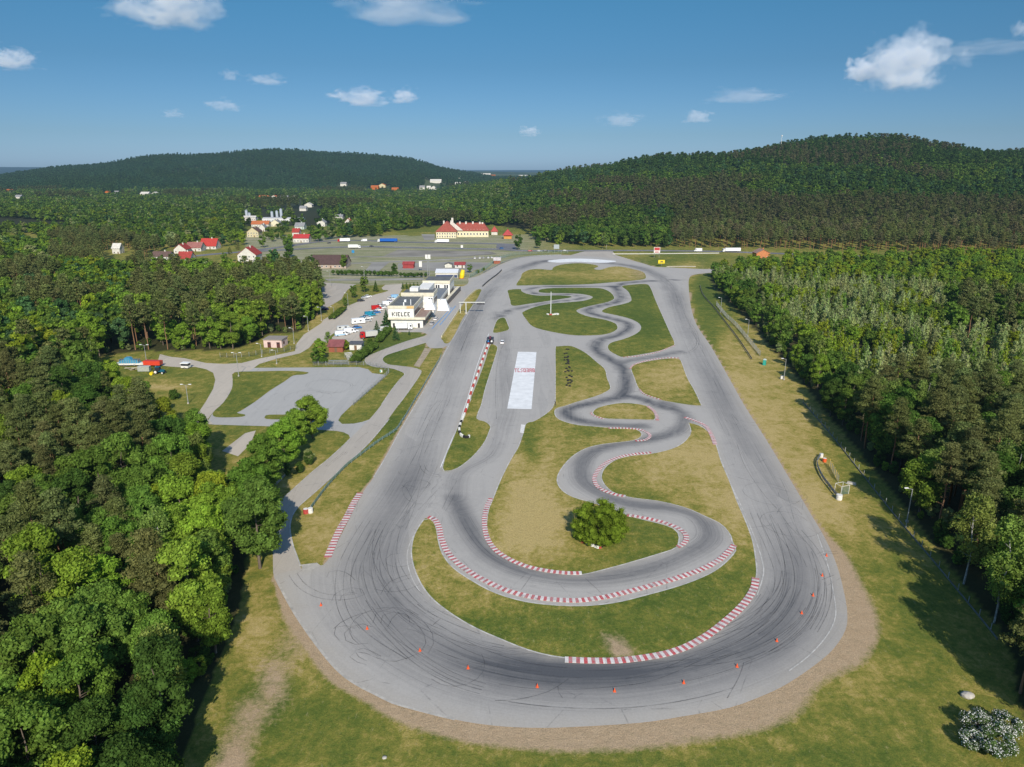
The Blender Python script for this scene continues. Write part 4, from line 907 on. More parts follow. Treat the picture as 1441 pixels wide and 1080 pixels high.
while y<4200:
    s=6.8+y*.0035; s=min(s,15); xa=-1.0*y; xb=1.0*y; xs=np.arange(xa,xb,s)+(k%2)*s*.5
    X=xs+rs.uniform(-.42,.42,len(xs))*s; Y=y+rs.uniform(-.42,.42,len(xs))*s; Z=terrain(X,Y)
    ok=np.ones(len(X),bool)
    for P in (WOOD_B,WOOD_R,YZ): ok&=~inpoly(X,Y,P) | (Y>760)*(P is WOOD_R) 
    for P in FIELDS: ok&=~inpoly(X,Y,P)
    for Lr in (hw,ROADL): d_,_,_=polydist(X,Y,Lr); ok&=d_>13
    a=X/Y
    ok&=~((a>-.18)&(a<.12)&(Y<np.interp(a,[-.18,-.1,0,.03,.06,.12],[880,985,950,800,740,725])))
    ok&=~((a>.1)&(Y<np.interp(a,[.1,.3,.8],[730,705,640])))
    ok&=cleared(X,Y)
    hz=inpoly(X,Y,HZ); ok&=~(hz&(rs.rand(len(X))>.2))
    # far slopes of the valley behind are open country: fewer trees
    ok&=~((Y>3450)&(Z<4)&(rs.rand(len(X))>.5))
    # skip what lies behind a crest
    for x_,y_,z_ in zip(X[ok].tolist(),Y[ok].tolist(),Z[ok].tolist()):
        n=nz2(x_,y_,.006,4)+.5*nz2(x_,y_,.02,1); u=rs.rand(); ax=x_/y_
        right=ax>.0 and y_>640
        if right and y_<2600:
            pineb= (ax>.22 and z_<38 and y_<960)
            if y_>1560*1.12: continue
            if pineb: kk,t_='pine_tree',(BROWN if u<.35 else OLIVE)
            elif n>.5: kk,t_='pine_tree',(OLIVE if u<.5 else BROWN)
            elif n>-.1: kk,t_='broadleaf_tree',(MID if u<.6 else BRIGHT if u<.7 else DARK)
            else: kk,t_='broadleaf_tree',(DARK if u<.5 else TEAL if u<.8 else MID)
            if z_>70 and u<.35: kk,t_='pine_tree',DARK
        else:
            if y_>2250: kk,t_=('pine_tree' if u<.5 else 'broadleaf_tree'),(TEAL if n>0 else DARK)
            elif n>.85: kk,t_='pine_tree',OLIVE
            else: kk,t_='broadleaf_tree',(MID if u<.45 else BRIGHT if u<.65 else DARK if u<.8 else YEL if u<.84 else TEAL if u<.92 else GREY)
        h=min(1,max(0,(y_-700)/3300)); t3=vary(t_,.2); t3=tuple(a_*(1-.55*h)+b_*.55*h for a_,b_ in zip(t3,(.030,.062,.050)))  # distant tints drift to blue green, haze painted into the leaf colour
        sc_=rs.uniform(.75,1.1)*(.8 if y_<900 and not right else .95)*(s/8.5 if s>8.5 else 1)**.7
        l=1 if y_<800 else 2
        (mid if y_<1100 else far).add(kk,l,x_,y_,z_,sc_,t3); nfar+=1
    y+=s*.87; k+=1
print('TREES indiv',cnt,'cand',len(cand),'far',nfar)
# every mesh used by the woods is also the mesh of a real tree standing in the scene
_used={}
for o in COL.objects:
    if o.type=='MESH' and o.parent is not None and o.name.startswith(('crown','trunk')): _used.setdefault(o.data.name,o)
for (kk,l),L in SPC.items():
    for i,(c,tr) in enumerate(L):
        if c.name not in _used or tr.name not in _used:
            # a tree of this kind at the edge of the far wood
            yy=760+12*i+30*l; a=.135+.012*i+.05*{'broadleaf_tree':0,'pine_tree':1,'birch_tree':2,'young_aspen':3,'spruce_tree':4}[kk]+.1*(l==0)
            x_=a*yy; z_=float(terrain(x_,yy)); tree(kk,l,x_,yy,.9,vary({'pine_tree':OLIVE,'spruce_tree':DARK}.get(kk,MID)),f"{KN.get(kk,'spruce')} at the foot of the right hill beyond the highway",'trees at the foot of the right hill',var=i,z=z_)
            ch=[q for q in COL.objects if q.type=='MESH' and q.data in (c,tr)]
            for q in ch: _used.setdefault(q.data.name,q)
        PROTO[kk,l,i]=(_used[c.name],_used[tr.name])
# bushes along the wood edges
under=Stuff()
for P,sgn in ((WOOD_L,1),(WOOD_B,1),(WOOD_R,1)):
    for a,b in zip(P,P[1:]+P[:1]):
        L=math.hypot(b[0]-a[0],b[1]-a[1])
        if L>140: continue
        for k_ in range(int(L/2.6)):
            t_=rs.rand(); nx,ny=-(b[1]-a[1])/L,(b[0]-a[0])/L; x=a[0]+(b[0]-a[0])*t_; y=a[1]+(b[1]-a[1])*t_
            if not inp(P,x+nx*3,y+ny*3): nx,ny=-nx,-ny
            q=rs.uniform(1.0,7.0); x+=nx*q; y+=ny*q
            if 40<y<700 and -60<Pj(x,y)[0]<1500: under.add('broadleaf_tree',0 if y<200 else 1,x,y,-.3,rs.uniform(.14,.34),vary([MID,BRIGHT,GREY,DARK][rs.randint(4)]))
under.build('undergrowth')
canopyL.build('left_woodland'); canopyR.build('right_woodland'); mid.build('valley_woodland'); far.build('hill_forest')
# the dense dome shaped bush in the middle, and the blossoming one
def special(kind,label,x,y,lobes,nleaf,size,tint,trunk,**kw):
    o=thing(kind,label,'bush',(x,y,0)); c=link_mesh('crown',leafmesh('crown',lobes,nleaf,size,**kw),o); c['tint']=tuple(q*1.5 for q in tint)
    link_mesh('trunk',trunk,o); return o
lb=[(a,b,max(.7,c),d,e) for a,b,c,d,e in lobes_round(9.2,6.7,-3.0,190,1.0)]+[(a*.8,b*.8,max(1.,c*.8),1.8,e) for a,b,c,d,e in lobes_round(8.5,6.3,-2,40,1.5)]
special('willow_bush','large dome shaped dense green bush on the infield grass above the tyres',18.4,134.8,lb,110,.32,(.105,.150,.014),trunkmesh('trunk',6,.3,MB_brown,8),aspect=.35,core=.68)
for q,(px,py,s) in enumerate([(1372,1030,1.0),(1412,1036,1.1),(1398,1062,1.15),(1365,1052,.8)]):
    p=G(px,py); special('blossoming_bush','white flowering bush in the bottom right corner, '+['left','rear right','nearest the frame','small front left'][q]+' one of the clump',p.x,p.y,[(a*s,b*s,max(.4,c*s),d*s,e) for a,b,c,d,e in lobes_round(3.2,2.2,0,26,.75)],170,.17,(.06,.10,.03),trunkmesh('trunk',2,.1,MB_brown,4),flower=.33)
for px,py,w_,lab in [(246,562,2.2,'low round green shrub left of the white yard lamp'),(520,483,1.5,'small shrub by the clipped hedge'),(178,540,1.6,'bluish shrub at the left edge of the yard'),(455,512,1.8,'spreading shrub at the corner of the road and paved pad'),(650,388,1.7,'shrub beside the yellow inflatable'),(672,385,1.6,'shrub by the green barrier'),(680,381,1.5,'low shrub further along the green barrier')]:
    p=G(px,py); special('shrub',lab,p.x,p.y,[(a,b,max(.3,c),d,e) for a,b,c,d,e in lobes_round(w_*1.5,w_,-.2,18,w_*.42)],50,.4,vary(MID),trunkmesh('trunk',1,.06,MB_brown,0))
# hedges
def hedge(pts,w_,h,label,tn):
    L=[]; P=[Vector(G(*p)[:2]) for p in pts]
    for a,b in zip(P,P[1:]):
        n=max(2,int((b-a).length/ (w_*.45)))
        for i in range(n):
            q=a.lerp(b,i/n); 
            for j in (-.3,.3): L.append((q.x+rs.uniform(-.2,.2)-P[0].x+j*w_,q.y+rs.uniform(-.2,.2)-P[0].y,h*.55+rs.uniform(-.1,.1)*h,h*.45,1.0))
    o=thing('hedge',label,'hedge',(P[0].x,P[0].y,0)); c=link_mesh('foliage',leafmesh('foliage',L,45,.4),o); c['tint']=vary(tuple(q*1.5 for q in tn),.05)
hedge([(499,512),(515,500),(529,489)],3.6,3.4,'clipped dense green hedge beside the lawn, nearer stretch',MID)
hedge([(533,483),(541,474),(547,466)],3.2,3.0,'clipped dense green hedge by the spruces, farther stretch',MID)
hedge([(473,388),(500,388.5),(530,389),(560,390)],6,4.5,'long dark hedge across the ground behind the car park, left part',DARK)
hedge([(567,391),(590,391),(602,390)],5,4.0,'long dark hedge behind the clubhouse, right part',DARK)
hedge([(484,437),(472,447),(466,451)],3,2.4,'low bushy hedge on the verge of the car park by the lamp posts',MID)
# ================================================================== built things
P_wht=paint('white_body',(.76,.76,.75),.35,var=.06); P_body={}
def body(c): 
    k=str(c)
    if k not in P_body: P_body[k]=paint('car_paint',c,.45,var=.06,spec=.2); _mc.pop('car_paint')
    return P_body[k]
M_tyre=M_black; M_rim=paint('wheel_rim',(.45,.45,.46),.4,.6)
def heading(a,b):
    p=G(*a); q=G(*b); return math.atan2(q.y-p.y,q.x-p.x)
def wheels(o,xs,hw,r=.33,w=.22,name='wheel'):
    for x in xs:
        for s in (-1,1):
            mb=MB(); mb.cyl((0,-w/2,0),(0,w/2,0),r,n=14); wl=mb.build(name,M_tyre,o,(x,s*hw,r))
            mb=MB(); mb.cyl((0,-w/2-.01,0),(0,w/2+.01,0),r*.55,n=10); mb.build('rim',M_rim,wl)
def car(px,py,rz,col,label,group=None,cat='car',L=4.3,z=0.0,pos=None,suv=0,name='parked_car'):
    p=pos or G(px,py); o=thing(name,label,cat,(p.x,p.y,z),rz,group); k=L/4.3; hw=.87; h=suv
    mb=MB(); mb.prism([(-2.1*k,.3),(2.05*k,.3),(2.15*k,.55),(2.05*k,.74+h*.4),(1.1*k,.93+h*.5),(-1.95*k,.97+h*.5),(-2.15*k,.8+h*.3)],-hw,hw); mb.build('body',body(col),o)
    mb=MB(); vs=[];
    pr=[(-1.9*k,.95+h*.5,.80),(1.15*k,.91+h*.5,.80),(.35*k,1.40+h*.8,.64),(-1.45*k,1.41+h*.8,.64)]
    mb.add([(a,-w_,z_) for a,z_,w_ in pr]+[(a,w_,z_) for a,z_,w_ in pr],[(0,1,2,3),(7,6,5,4),(0,4,5,1),(1,5,6,2),(2,6,7,3),(3,7,4,0)]); mb.build('windows',M_glass,o)
    mb=MB(); mb.rbox(-1.42*k,.32*k,-.62,.62,1.40+h*.8,1.46+h*.8); mb.build('roof',body(col),o)
    for s in (-1,1):
        mb=MB(); mb.rbox(2.06*k,2.15*k,s*.62-.16,s*.62+.16,.6+h*.3,.72+h*.3); mb.build('headlight',M_white,o)
        mb=MB(); mb.rbox(-2.17*k,-2.08*k,s*.68-.12,s*.68+.12,.68+h*.3,.84+h*.3); mb.build('tail_light',M_red,o)
    wheels(o,(-1.3*k,1.32*k),hw-.08); return o
def van(px,py,rz,col,label,group=None,L=5.6,H=2.3,W_=1.95,cat='van',stripe=None,z=0,pos=None,name='parked_van'):
    p=pos or G(px,py); o=thing(name,label,cat,(p.x,p.y,z),rz,group); a=L/2
    mb=MB(); mb.prism([(-a,.35),(a,.35),(a+.02,.95),(a-.55,1.2),(a-1.25,H-.12),(a-1.6,H),(-a+.1,H),(-a,H-.15)],-W_/2,W_/2); mb.build('body',body(col),o)
    mb=MB(); 
    for s in (-1,1): mb.rbox(a-2.0,a-1.25,s*(W_/2+.005)-.01,s*(W_/2+.005)+.01,1.25,H-.5)
    mb.build('side_window',M_glass,o)
    mb=MB(); t0,t1=(a-.60,1.27),(a-1.2,H-.2); mb.add([(t0[0]+.02,-.8,t0[1]),(t0[0]+.02,.8,t0[1]),(t1[0]+.03,.8,t1[1]),(t1[0]+.03,-.8,t1[1])],[(0,1,2,3)]); mb.build('windscreen',M_glass,o)
    if stripe: 
        mb=MB(); mb.rbox(-a-.01,a-.9,-W_/2-.012,W_/2+.012,.55,1.05); mb.build('side_stripe',body(stripe),o)
    wheels(o,(-a+1.0,a-1.0),W_/2-.1,.36,.25); return o
def lorry(px,py,rz,cab,box,label,L=12.,H=3.9,W_=2.5,z=0,group=None,pos=None,skirt=None):
    p=pos or G(px,py); o=thing('lorry',label,'lorry',(p.x,p.y,z),rz,group); a=L/2
    mb=MB(); mb.prism([(a-2.1,.6),(a,.6),(a+.02,1.6),(a-.25,2.9),(a-.6,3.1),(a-2.1,3.15)],-W_/2+.05,W_/2-.05); mb.build('cab',body(cab),o)
    mb=MB(); mb.add([(a+.0,-1.05,1.75),(a+.0,1.05,1.75),(a-.2,1.0,2.75),(a-.2,-1.0,2.75)],[(0,1,2,3)]); 
    for s in (-1,1): mb.rbox(a-1.2,a-.35,s*(W_/2-.04)-.01,s*(W_/2-.04)+.01,1.8,2.6)
    mb.build('cab_window',M_glass,o)
    mb=MB(); mb.rbox(-a,a-2.4,-W_/2,W_/2,1.05,H); 
    for i in range(int(L/2.2)): 
        x=-a+.3+i*2.2; 
        if x<a-2.6: mb.rbox(x,x+.08,-W_/2-.02,W_/2+.02,1.1,H-.02)
    mb.build('cargo_box',body(box),o)
    mb=MB(); mb.rbox(-a+.3,a-.4,-.45,.45,.6,.95); mb.build('chassis',M_black,o)
    wheels(o,(-a+1.3,-a+2.6,a-1.2)if L>9 else (-a+1.2,a-1.1),W_/2-.15,.5,.3); return o
BLU=(.03,.16,.42); TEA=(.02,.22,.33); LBL=(.25,.45,.65); REDC=(.45,.02,.02); WHI=(.78,.78,.77); SIL=(.45,.46,.47); DRK=(.03,.035,.045); LAV=(.50,.50,.64)
hd=heading((484,470),(556,416))-R(62)
ROW=[('van',480,473,WHI,'white camper van with a pale blue lower half, nearest in the parking row',LBL),('trailer',483,465,(.55,.56,.54),'grey flat topped trailer second in the parking row',None),
 ('van',492,469,WHI,'short white box van beside the grey trailer',None),('car',498,467.5,WHI,'white hatchback parked beside the blue one at the near end of the row',None),('car',503,462.5,BLU,'blue car in front of the big white caravan',None),
 ('caravan',504,456,WHI,'big white caravan in the parking row',None),('car',517,453,SIL,'silver car right of the big white caravan',None),('car',511,449.5,TEA,'dark teal car left in the middle of the parking row',None),('car',516,447,LBL,'pale blue car between teal and blue cars',None),('van',521,445,TEA,'teal van in the middle of the parking row',None),
 ('car',524,441,WHI,'white car just beyond the teal van',None),('car',530,441,BLU,'small blue car below the red van',None),('van',530,436,REDC,'red van with white front in the parking row',None),('car',538,434.5,WHI,'white car right of the red van',None),('car',536,431,WHI,'white car behind the red van',None),
 ('van',545,430,WHI,'tall white van near the clubhouse corner',None),('car',487,471,SIL,'silver car squeezed beside the nearest camper van',None),('car',494,464.5,SIL,'grey car behind the white box van',None),('car',509.5,453.5,WHI,'white car just right of the caravan nose',None),('car',519,449,WHI,'white car between pale blue and silver cars',None),('car',526.5,444,SIL,'silver car right of the teal van',None),('car',533.5,437.5,WHI,'white car at the nose of the red van',None),('car',541.5,432,SIL,'silver car between two white ones beyond the red van',None),('car',550,421,WHI,'white car behind the lavender one',None),('car',549,425.5,LAV,'lavender grey car beyond the tall white van',None),('car',553,422,WHI,'white car near the far end of the row',None),('van',557,420.5,LBL,'pale turquoise van at the far end of the row',None)]
for k,px,py,c,lab,st in ROW:
    g='vehicles parked in a row beside the clubhouse'
    if k=='car': car(px,py,hd+rs.uniform(-.08,.08),c,lab,g)
    elif k=='van': van(px,py,hd+rs.uniform(-.05,.05),c,lab,g,stripe=st,H=2.5)
    else:
        p=G(px,py); o=thing('caravan' if k=='caravan' else 'trailer',lab,k,(p.x,p.y,0),hd,g); L,W2,H2=(6.8,2.4,2.9) if k=='caravan' else (6.0,2.3,2.2)
        mb=MB(); mb.prism([(-L/2,.5),(L/2,.5),(L/2+.1,1.3),(L/2-.3,H2),(-L/2+.2,H2),(-L/2,1.4)],-W2/2,W2/2); mb.build('body',body(c),o)
        mb=MB(); [mb.rbox(x,x+1.0,s*(W2/2+.01)-.01,s*(W2/2+.01)+.01,1.4,2.0) for x in (-2.2,.6) for s in (-1,1)]; mb.build('window',M_glass,o)
        mb=MB(); mb.rbox(L/2,L/2+1.2,-.08,.08,.5,.6); mb.build('drawbar',M_metal,o); wheels(o,(-.3,),W2/2-.1,.33,.2)
car(508,424.5,hd,DRK,'dark car under the hedge trees in the car park'); car(513,420.5,hd,SIL,'silver car beside the dark car at the car park hedge'); car(518,418.5,hd,WHI,'white car at the right end of the car park hedge')
car(457,436.5,R(160),(.02,.03,.10),'dark blue car half hidden by the wood in the left car park'); 
for px,py,c,lab in [(608,457,SIL,'silver car parked nearest in front of the clubhouse terrace'),(613.5,450.5,WHI,'white car parked second in front of the clubhouse'),(633.5,422,WHI,'white car parked at the far end of the clubhouse')]: car(px,py,R(82),c,lab)
car(707,483.5,R(86),WHI,'lone white car driving on the wide paddock asphalt',name='white_car')
lorry(519,476,hd+R(180),REDC,(.50,.50,.46),'lorry with grey box and red cab standing by the hedge',L=8,H=3.4)
van(536,471,hd,WHI,'white van half hidden behind the spruce by the hedge'); van(543,466,hd,(.6,.6,.55),'beige van between the spruces near the clubhouse corner')
p=G(569,464.5); lorry(0,0,R(3),WHI,WHI,'white semi trailer parked along the clubhouse front wall',L=8.0,H=3.3,pos=p)
# highway traffic
Z=.14
for px,py,L,cab,box,lab,rz in [(484,341,13,REDC,WHI,'lorry with red cab and white box on the far carriageway',R(188)),(545.5,341.3,21,WHI,(.02,.11,.42),'long blue lorry with white cab on the far carriageway',R(178)),(622,342.3,15,WHI,WHI,'white lorry on the highway below the manor',R(177)),(499,350.2,12,WHI,(.74,.73,.66),'cream box lorry on the nearer carriageway',R(3)),(1029,355.2,17,WHI,WHI,'white lorry partly hidden behind the right wood',R(183))]:
    lorry(px,py,rz,cab,box,lab,L=L,z=Z)
van(512.5,340.2,R(182),WHI,'white van ahead of the long blue lorry',z=Z,L=6.5,H=2.6,name='white_van'); van(982,354.3,R(180),WHI,'white van alone on the highway at the right',z=Z,L=7.5,H=3.0,name='white_van')
for px,py,c,lab,rz in [(463,343,DRK,'dark car behind the red cab lorry',R(185)),(523,347.6,DRK,'dark car behind the cream box lorry',R(2)),(746,354.3,REDC,'dark red car on the highway by the junction',R(0)),(759,354.5,SIL,'grey car following the dark red car',R(0)),(768,354.2,DRK,'black car following the grey car on the highway',R(0)),(795,354.2,SIL,'silver car on the highway by the sign gantry',R(0)),(706,350.5,BLU,'blue car at the highway junction',R(30))]:
    car(px,py,rz,c,lab,z=Z,name='driving_car')
for i in range(7): car(668+i*6.0+(i%2),364.2-.12*i,R(95),[WHI,WHI,SIL,WHI,WHI,SIL,WHI][i],'white or silver car in the distant row below the manor','cars parked in the distant row')
# ---------------------------------------------------------------- houses
def wall_mat(c): 
    k='w'+str(c)
    if k not in P_body: P_body[k]=paint('plaster',c,.85,var=.14,scale=.6); _mc.pop('plaster')
    return P_body[k]
def roof_mat(c):
    k='r'+str(c)
    if k in P_body: return P_body[k]
    m,nt,b=newmat('roof_tiles'); t=NT(nt); tc=t.n('ShaderNodeTexCoord').outputs['Object']
    wv=t.n('ShaderNodeTexWave',wave_type='BANDS',bands_direction='Z'); t.l(tc,wv.inputs[0]); wv.inputs['Scale'].default_value=2.5
    f=t.math('MULTIPLY',t.rng(t.noise(tc,.7,5,.7),.3,.7,.7,1.25),t.rng(wv.outputs['Fac'],0,1,.85,1.08)); vm=t.n('ShaderNodeVectorMath',operation='SCALE'); vm.inputs[0].default_value=c; t.l(f,vm.inputs['Scale'])
    t.l(vm.outputs[0],b.inputs['Base Color']); b.inputs['Roughness'].default_value=.75; P_body[k]=m; return m
def house(loc,w,d,h,rh,axis,wc,rc,label,rz=0,win=True,cat='house',hip=False,chim=1,name='house',eave=.5,group=None):
    o=thing(name,label,cat,loc,rz,group); x,y=w/2,d/2
    mb=MB(); mb.rbox(-x,x,-y,y,-.5,h)
    if not hip:
        if axis=='x': mb.add([(-x,-y,h),(-x,y,h),(-x,0,h+rh),(x,-y,h),(x,y,h),(x,0,h+rh)],[(0,1,2),(5,4,3)])
        else: mb.add([(-x,-y,h),(x,-y,h),(0,-y,h+rh),(-x,y,h),(x,y,h),(0,y,h+rh)],[(0,1,2),(5,4,3)])
    mb.build('wall',wall_mat(wc),o)
    e=eave; t_=.22; mb=MB()
    def slab(a,b,c,d_): # quad a,b,c,d thickened
        n_=[(q[0],q[1],q[2]+t_) for q in (a,b,c,d_)]; mb.add([a,b,c,d_]+n_,[(3,2,1,0),(4,5,6,7),(0,1,5,4),(1,2,6,5),(2,3,7,6),(3,0,4,7)])
    if hip:
        r=min(x,y); rx=x-r*.8 if x>=y else 0; ry=y-r*.8 if y>x else 0; zt=h+rh
        A=[(-x-e,-y-e,h-.05),(x+e,-y-e,h-.05),(x+e,y+e,h-.05),(-x-e,y+e,h-.05)]; T1=(-rx,-ry,zt); T2=(rx,ry,zt)
        if x>=y: mb.add(A+[T1,T2],[(0,1,5,4),(1,2,5),(2,3,4,5),(3,0,4),(3,2,1,0)])
        else: mb.add(A+[T1,T2],[(0,1,4),(1,2,5,4),(2,3,5),(3,0,4,5),(3,2,1,0)])
    elif axis=='x':
        k=rh/y*e
        slab((-x-e,-y-e,h-k+.03),(x+e,-y-e,h-k+.03),(x+e,0,h+rh+.03),(-x-e,0,h+rh+.03)); slab((x+e,y+e,h-k+.03),(-x-e,y+e,h-k+.03),(-x-e,0,h+rh+.035),(x+e,0,h+rh+.035))
    else:
        k=rh/x*e
        slab((-x-e,y+e,h-k+.03),(-x-e,-y-e,h-k+.03),(0,-y-e,h+rh+.03),(0,y+e,h+rh+.03)); slab((x+e,-y-e,h-k+.03),(x+e,y+e,h-k+.03),(0,y+e,h+rh+.035),(0,-y-e,h+rh+.035))
    rf=mb.build('roof',roof_mat(rc),o)
    for c in range(chim):
        mb=MB(); cx=(-.3+.6*c/max(1,chim-1))*w if chim>1 else .15*w
        if axis=='x' or hip: mb.rbox(cx-.45,cx+.45,-.4,.4,h+rh*.7,h+rh+1.3)
        else: mb.rbox(.6,1.5,-.5,.4,h+rh*.5,h+rh+1.0)
        mb.build('chimney',wall_mat(wc),rf)
    if win:
        n=max(1,int(w/3.2)); fl=max(1,int(h/2.8))
        for f in range(fl):
            for i in range(n):
                if f==0 and i==n//2:
                    mb=MB(); mb.rbox(-.55,.55,-.03,.03,0,2.1); mb.build('door',M_wood,o,(-x+w*(i+.5)/n,-y-.02,0)); continue
                wf=MB(); wf.rbox(-.62,.62,-.025,.025,-.75,.75); fr=wf.build('window',M_white,o,(-x+w*(i+.5)/n,-y-.02,1.6+f*2.8))
                wf=MB(); wf.rbox(-.5,.5,-.02,.02,-.63,.63); wf.build('pane',M_glass,fr,(0,-.02,0))
        for s in (-1,1):
            for i in range(max(1,int(d/4))):
                wf=MB(); wf.rbox(-.025,.025,-.6,.6,-.7,.7); fr=wf.build('window',M_white,o,(s*(x+.02),-y+d*(i+.5)/max(1,int(d/4)),1.6))
                wf=MB(); wf.rbox(-.02,.02,-.48,.48,-.58,.58); wf.build('pane',M_glass,fr,(s*.02,0,0))
    return o
def hp_(pl,pr,py): 
    a=G(pl,py); b=G(pr,py); return (a+b)/2,(b.x-a.x)
def H(pl,pr,py,d,h,rh,axis,wc,rc,label,rz=0,**k):
    c,w=hp_(pl,pr,py); return house((c.x,c.y+d/2,0),w,d,h,rh,axis,wc,rc,label,rz,**k)
WCR=(.66,.60,.44)
H(282,304,351,13,3.2,6.5,'x',WC,(.42,.04,.03),'house with the large bright red roof in the village'); H(262,283,354,12,3.5,4.5,'x',WC,(.30,.12,.10),'house with faded pinkish roof left of the bright red one')
H(245,262,357,12,3.8,4.5,'y',WC,RR,'white gabled village house left of the pinkish roof'); H(250,268,371,12,4,5,'x',WC,RR,'low white house with red roof in the front of the village')
H(213,238,366,12,3,3.5,'x',(.6,.58,.5),RB,'long house with dull brown roof at the left of the village'); 
H(335,361,369,15,6,6,'y',WC,RR,'white gabled house with red roof standing by the village road')
H(381,388,363.5,7,3,4,'y',(.35,.17,.06),RO,'small brown timber kiosk with orange gable',win=False,chim=0,name='kiosk')
H(413,434.5,341.5,11,4.5,3.6,'x',WC,(.42,.04,.04),'long white house with bright red roof beside the highway'); H(411.5,421,332,10,4,4,'x',WC,RR,'small white house with dark red roof behind the long red roofed one')
H(348,364,334,14,6,5,'y',WY,RB,'yellow gabled house with brown roof'); H(365,373,326,10,5,4,'y',WC,RG,'small white gabled house right of the yellow one'); H(354,378,320,10,4,4,'x',WC,RO,'house with wide orange roof behind the yellow one')
H(381,393.5,319,12,5,4,'y',WCR,RG,'cream gabled house in the middle of the village'); H(446,457.5,319,12,5,4.5,'y',WC,RG,'white gabled house in the trees right of the village'); H(485,495,316,10,3,5,'y',WC,RO,'house with bright orange roof at the wood edge'); H(472,482,309,12,4,3,'x',WC,RG,'grey roofed white house behind the orange one')
H(415,428,323,12,4,4,'x',(.45,.5,.47),RG,'grey green house between the village trees')
H(438,487,378,18,3.2,6.2,'x',(.42,.33,.27),(.085,.05,.045),'long barn with a huge dark brown roof',chim=0,cat='barn',name='barn')
o=H(369,426,312,14,5,.6,'x',(.62,.62,.60),(.5,.5,.5),'long low white factory hall behind the village',chim=0,cat='factory',name='factory_hall'); 
for i,(px,h_) in enumerate([(345,13),(349,9),(381,11),(388,12),(394,15)]):
    p=G(px,309); oo=thing('silo',['tall pointed silo at the left end of the factory','lower silo beside the left one','thin silo above the factory roof','blue grey silo at the factory middle','tallest blue grey silo at the factory'][i],'silo',(p.x,p.y+8,0)); mb=MB(); mb.cyl((0,0,0),(0,0,h_),2.2,n=14); mb.build('tank',paint('silo_metal',(.45,.50,.55),.5,.2),oo); mb=MB(); mb.cyl((0,0,h_),(0,0,h_+1.6),2.2,.2,n=14); mb.build('cap',M_metal,oo)
H(342,360,311,12,5,2,'x',WC,WC,'white factory office at the left of the hall',chim=0)
H(463,482.5,496,7,2.6,2.0,'x',(.28,.09,.05),(.22,.07,.07),'reddish brown brick hut at the near end of the car park',chim=0,name='brick_hut',cat='hut')
H(492,509,493,5,2.6,.25,'x',(.66,.63,.60),(.10,.10,.11),'low white shed with a flat dark roof by the hedge',chim=0,name='flat_shed',cat='shed')
H(567,582,378,8,3.2,1.5,'x',(.30,.05,.05),(.33,.05,.05),'dark red cabin on the old yard behind the hedge',chim=0,win=False,name='red_cabin',cat='cabin')
H(695,704,371.5,7,2.8,1.8,'x',(.30,.10,.06),(.55,.50,.48),'small reddish hut with pale roof next to the top bend',chim=0,win=False,name='small_hut',cat='hut')
H(640,654,377.5,8,2.6,1.6,'x',WC,(.30,.05,.05),'low white pavilion with maroon roof behind the sheds',chim=0,name='pavilion',cat='pavilion'); H(626,636,377,6,2.4,1.2,'y',(.6,.58,.5),(.15,.14,.13),'open sided shelter with dark gable beside the maroon roofed pavilion',chim=0,win=False,name='shelter',cat='shelter')
H(1064,1083,365,11,5.2,3.0,'y',(.50,.19,.08),(.35,.22,.16),'orange brick house rising above the right wood')
# blue fronted shed
c,w=hp_(613,644,391.5); o=thing('storage_shed','white roofed storage shed with a dark blue front band','shed',(c.x,c.y+4,0)); mb=MB(); mb.rbox(-w/2,w/2,-4,4,0,3.6); mb.build('wall',wall_mat(WC),o); mb=MB(); mb.rbox(-w/2+.3,w/2-.3,-4.05,-4.0,.2,2.2); mb.build('door_band',paint('navy_paint',(.04,.06,.14),.5),o); mb=MB(); mb.add([(-w/2-.3,-4.4,3.62),(w/2+.3,-4.4,3.62),(w/2+.3,4.3,5.3),(-w/2-.3,4.3,5.3),(-w/2-.3,-4.4,3.8),(w/2+.3,-4.4,3.8),(w/2+.3,4.3,5.5),(-w/2-.3,4.3,5.5)],[(3,2,1,0),(4,5,6,7),(0,1,5,4),(1,2,6,5),(2,3,7,6),(3,0,4,7)]); mb.build('roof',paint('white_sheet_roof',(.7,.7,.7),.5),o)
# manor
a=G(614,335.5); b=G(642,335.5); o=thing('manor','yellow walled manor with big red hipped roofs and a row of chimneys beyond the highway','manor',((a.x+b.x)/2,a.y+14,0)); wl=b.x-a.x; YW=(.68,.60,.40); RRD=(.30,.07,.05)
def hiproof(parent,x0,x1,y0,y1,z,rh,nm='roof'):
    mb=MB(); r=min(x1-x0,y1-y0)/2*.75; cx=(x0+x1)/2; cy=(y0+y1)/2; e=1.0
    if x1-x0>=y1-y0: T1,T2=(x0+r,cy,z+rh),(x1-r,cy,z+rh); fs=[(0,1,5,4),(1,2,5),(2,3,4,5),(3,0,4),(3,2,1,0)]
    else: T1,T2=(cx,y0+r,z+rh),(cx,y1-r,z+rh); fs=[(0,1,4),(1,2,5,4),(2,3,5),(3,0,4,5),(3,2,1,0)]
    mb.add([(x0-e,y0-e,z),(x1+e,y0-e,z),(x1+e,y1+e,z),(x0-e,y1+e,z),T1,T2],fs); return mb.build(nm,roof_mat(RRD),parent)
mb=MB(); mb.rbox(-wl/2,wl/2,-14,14,-.5,7.2); mb.build('wing_wall',wall_mat(YW),o); rf=hiproof(o,-wl/2,wl/2,-14,14,7.2,11)
x0=wl/2+.03; x1=x0+36; mb=MB(); mb.rbox(x0,x1,0,15,-.5,7.0); mb.build('long_wall',wall_mat(YW),o); rf2=hiproof(o,x0-6,x1,0,15,7.05,8.5)
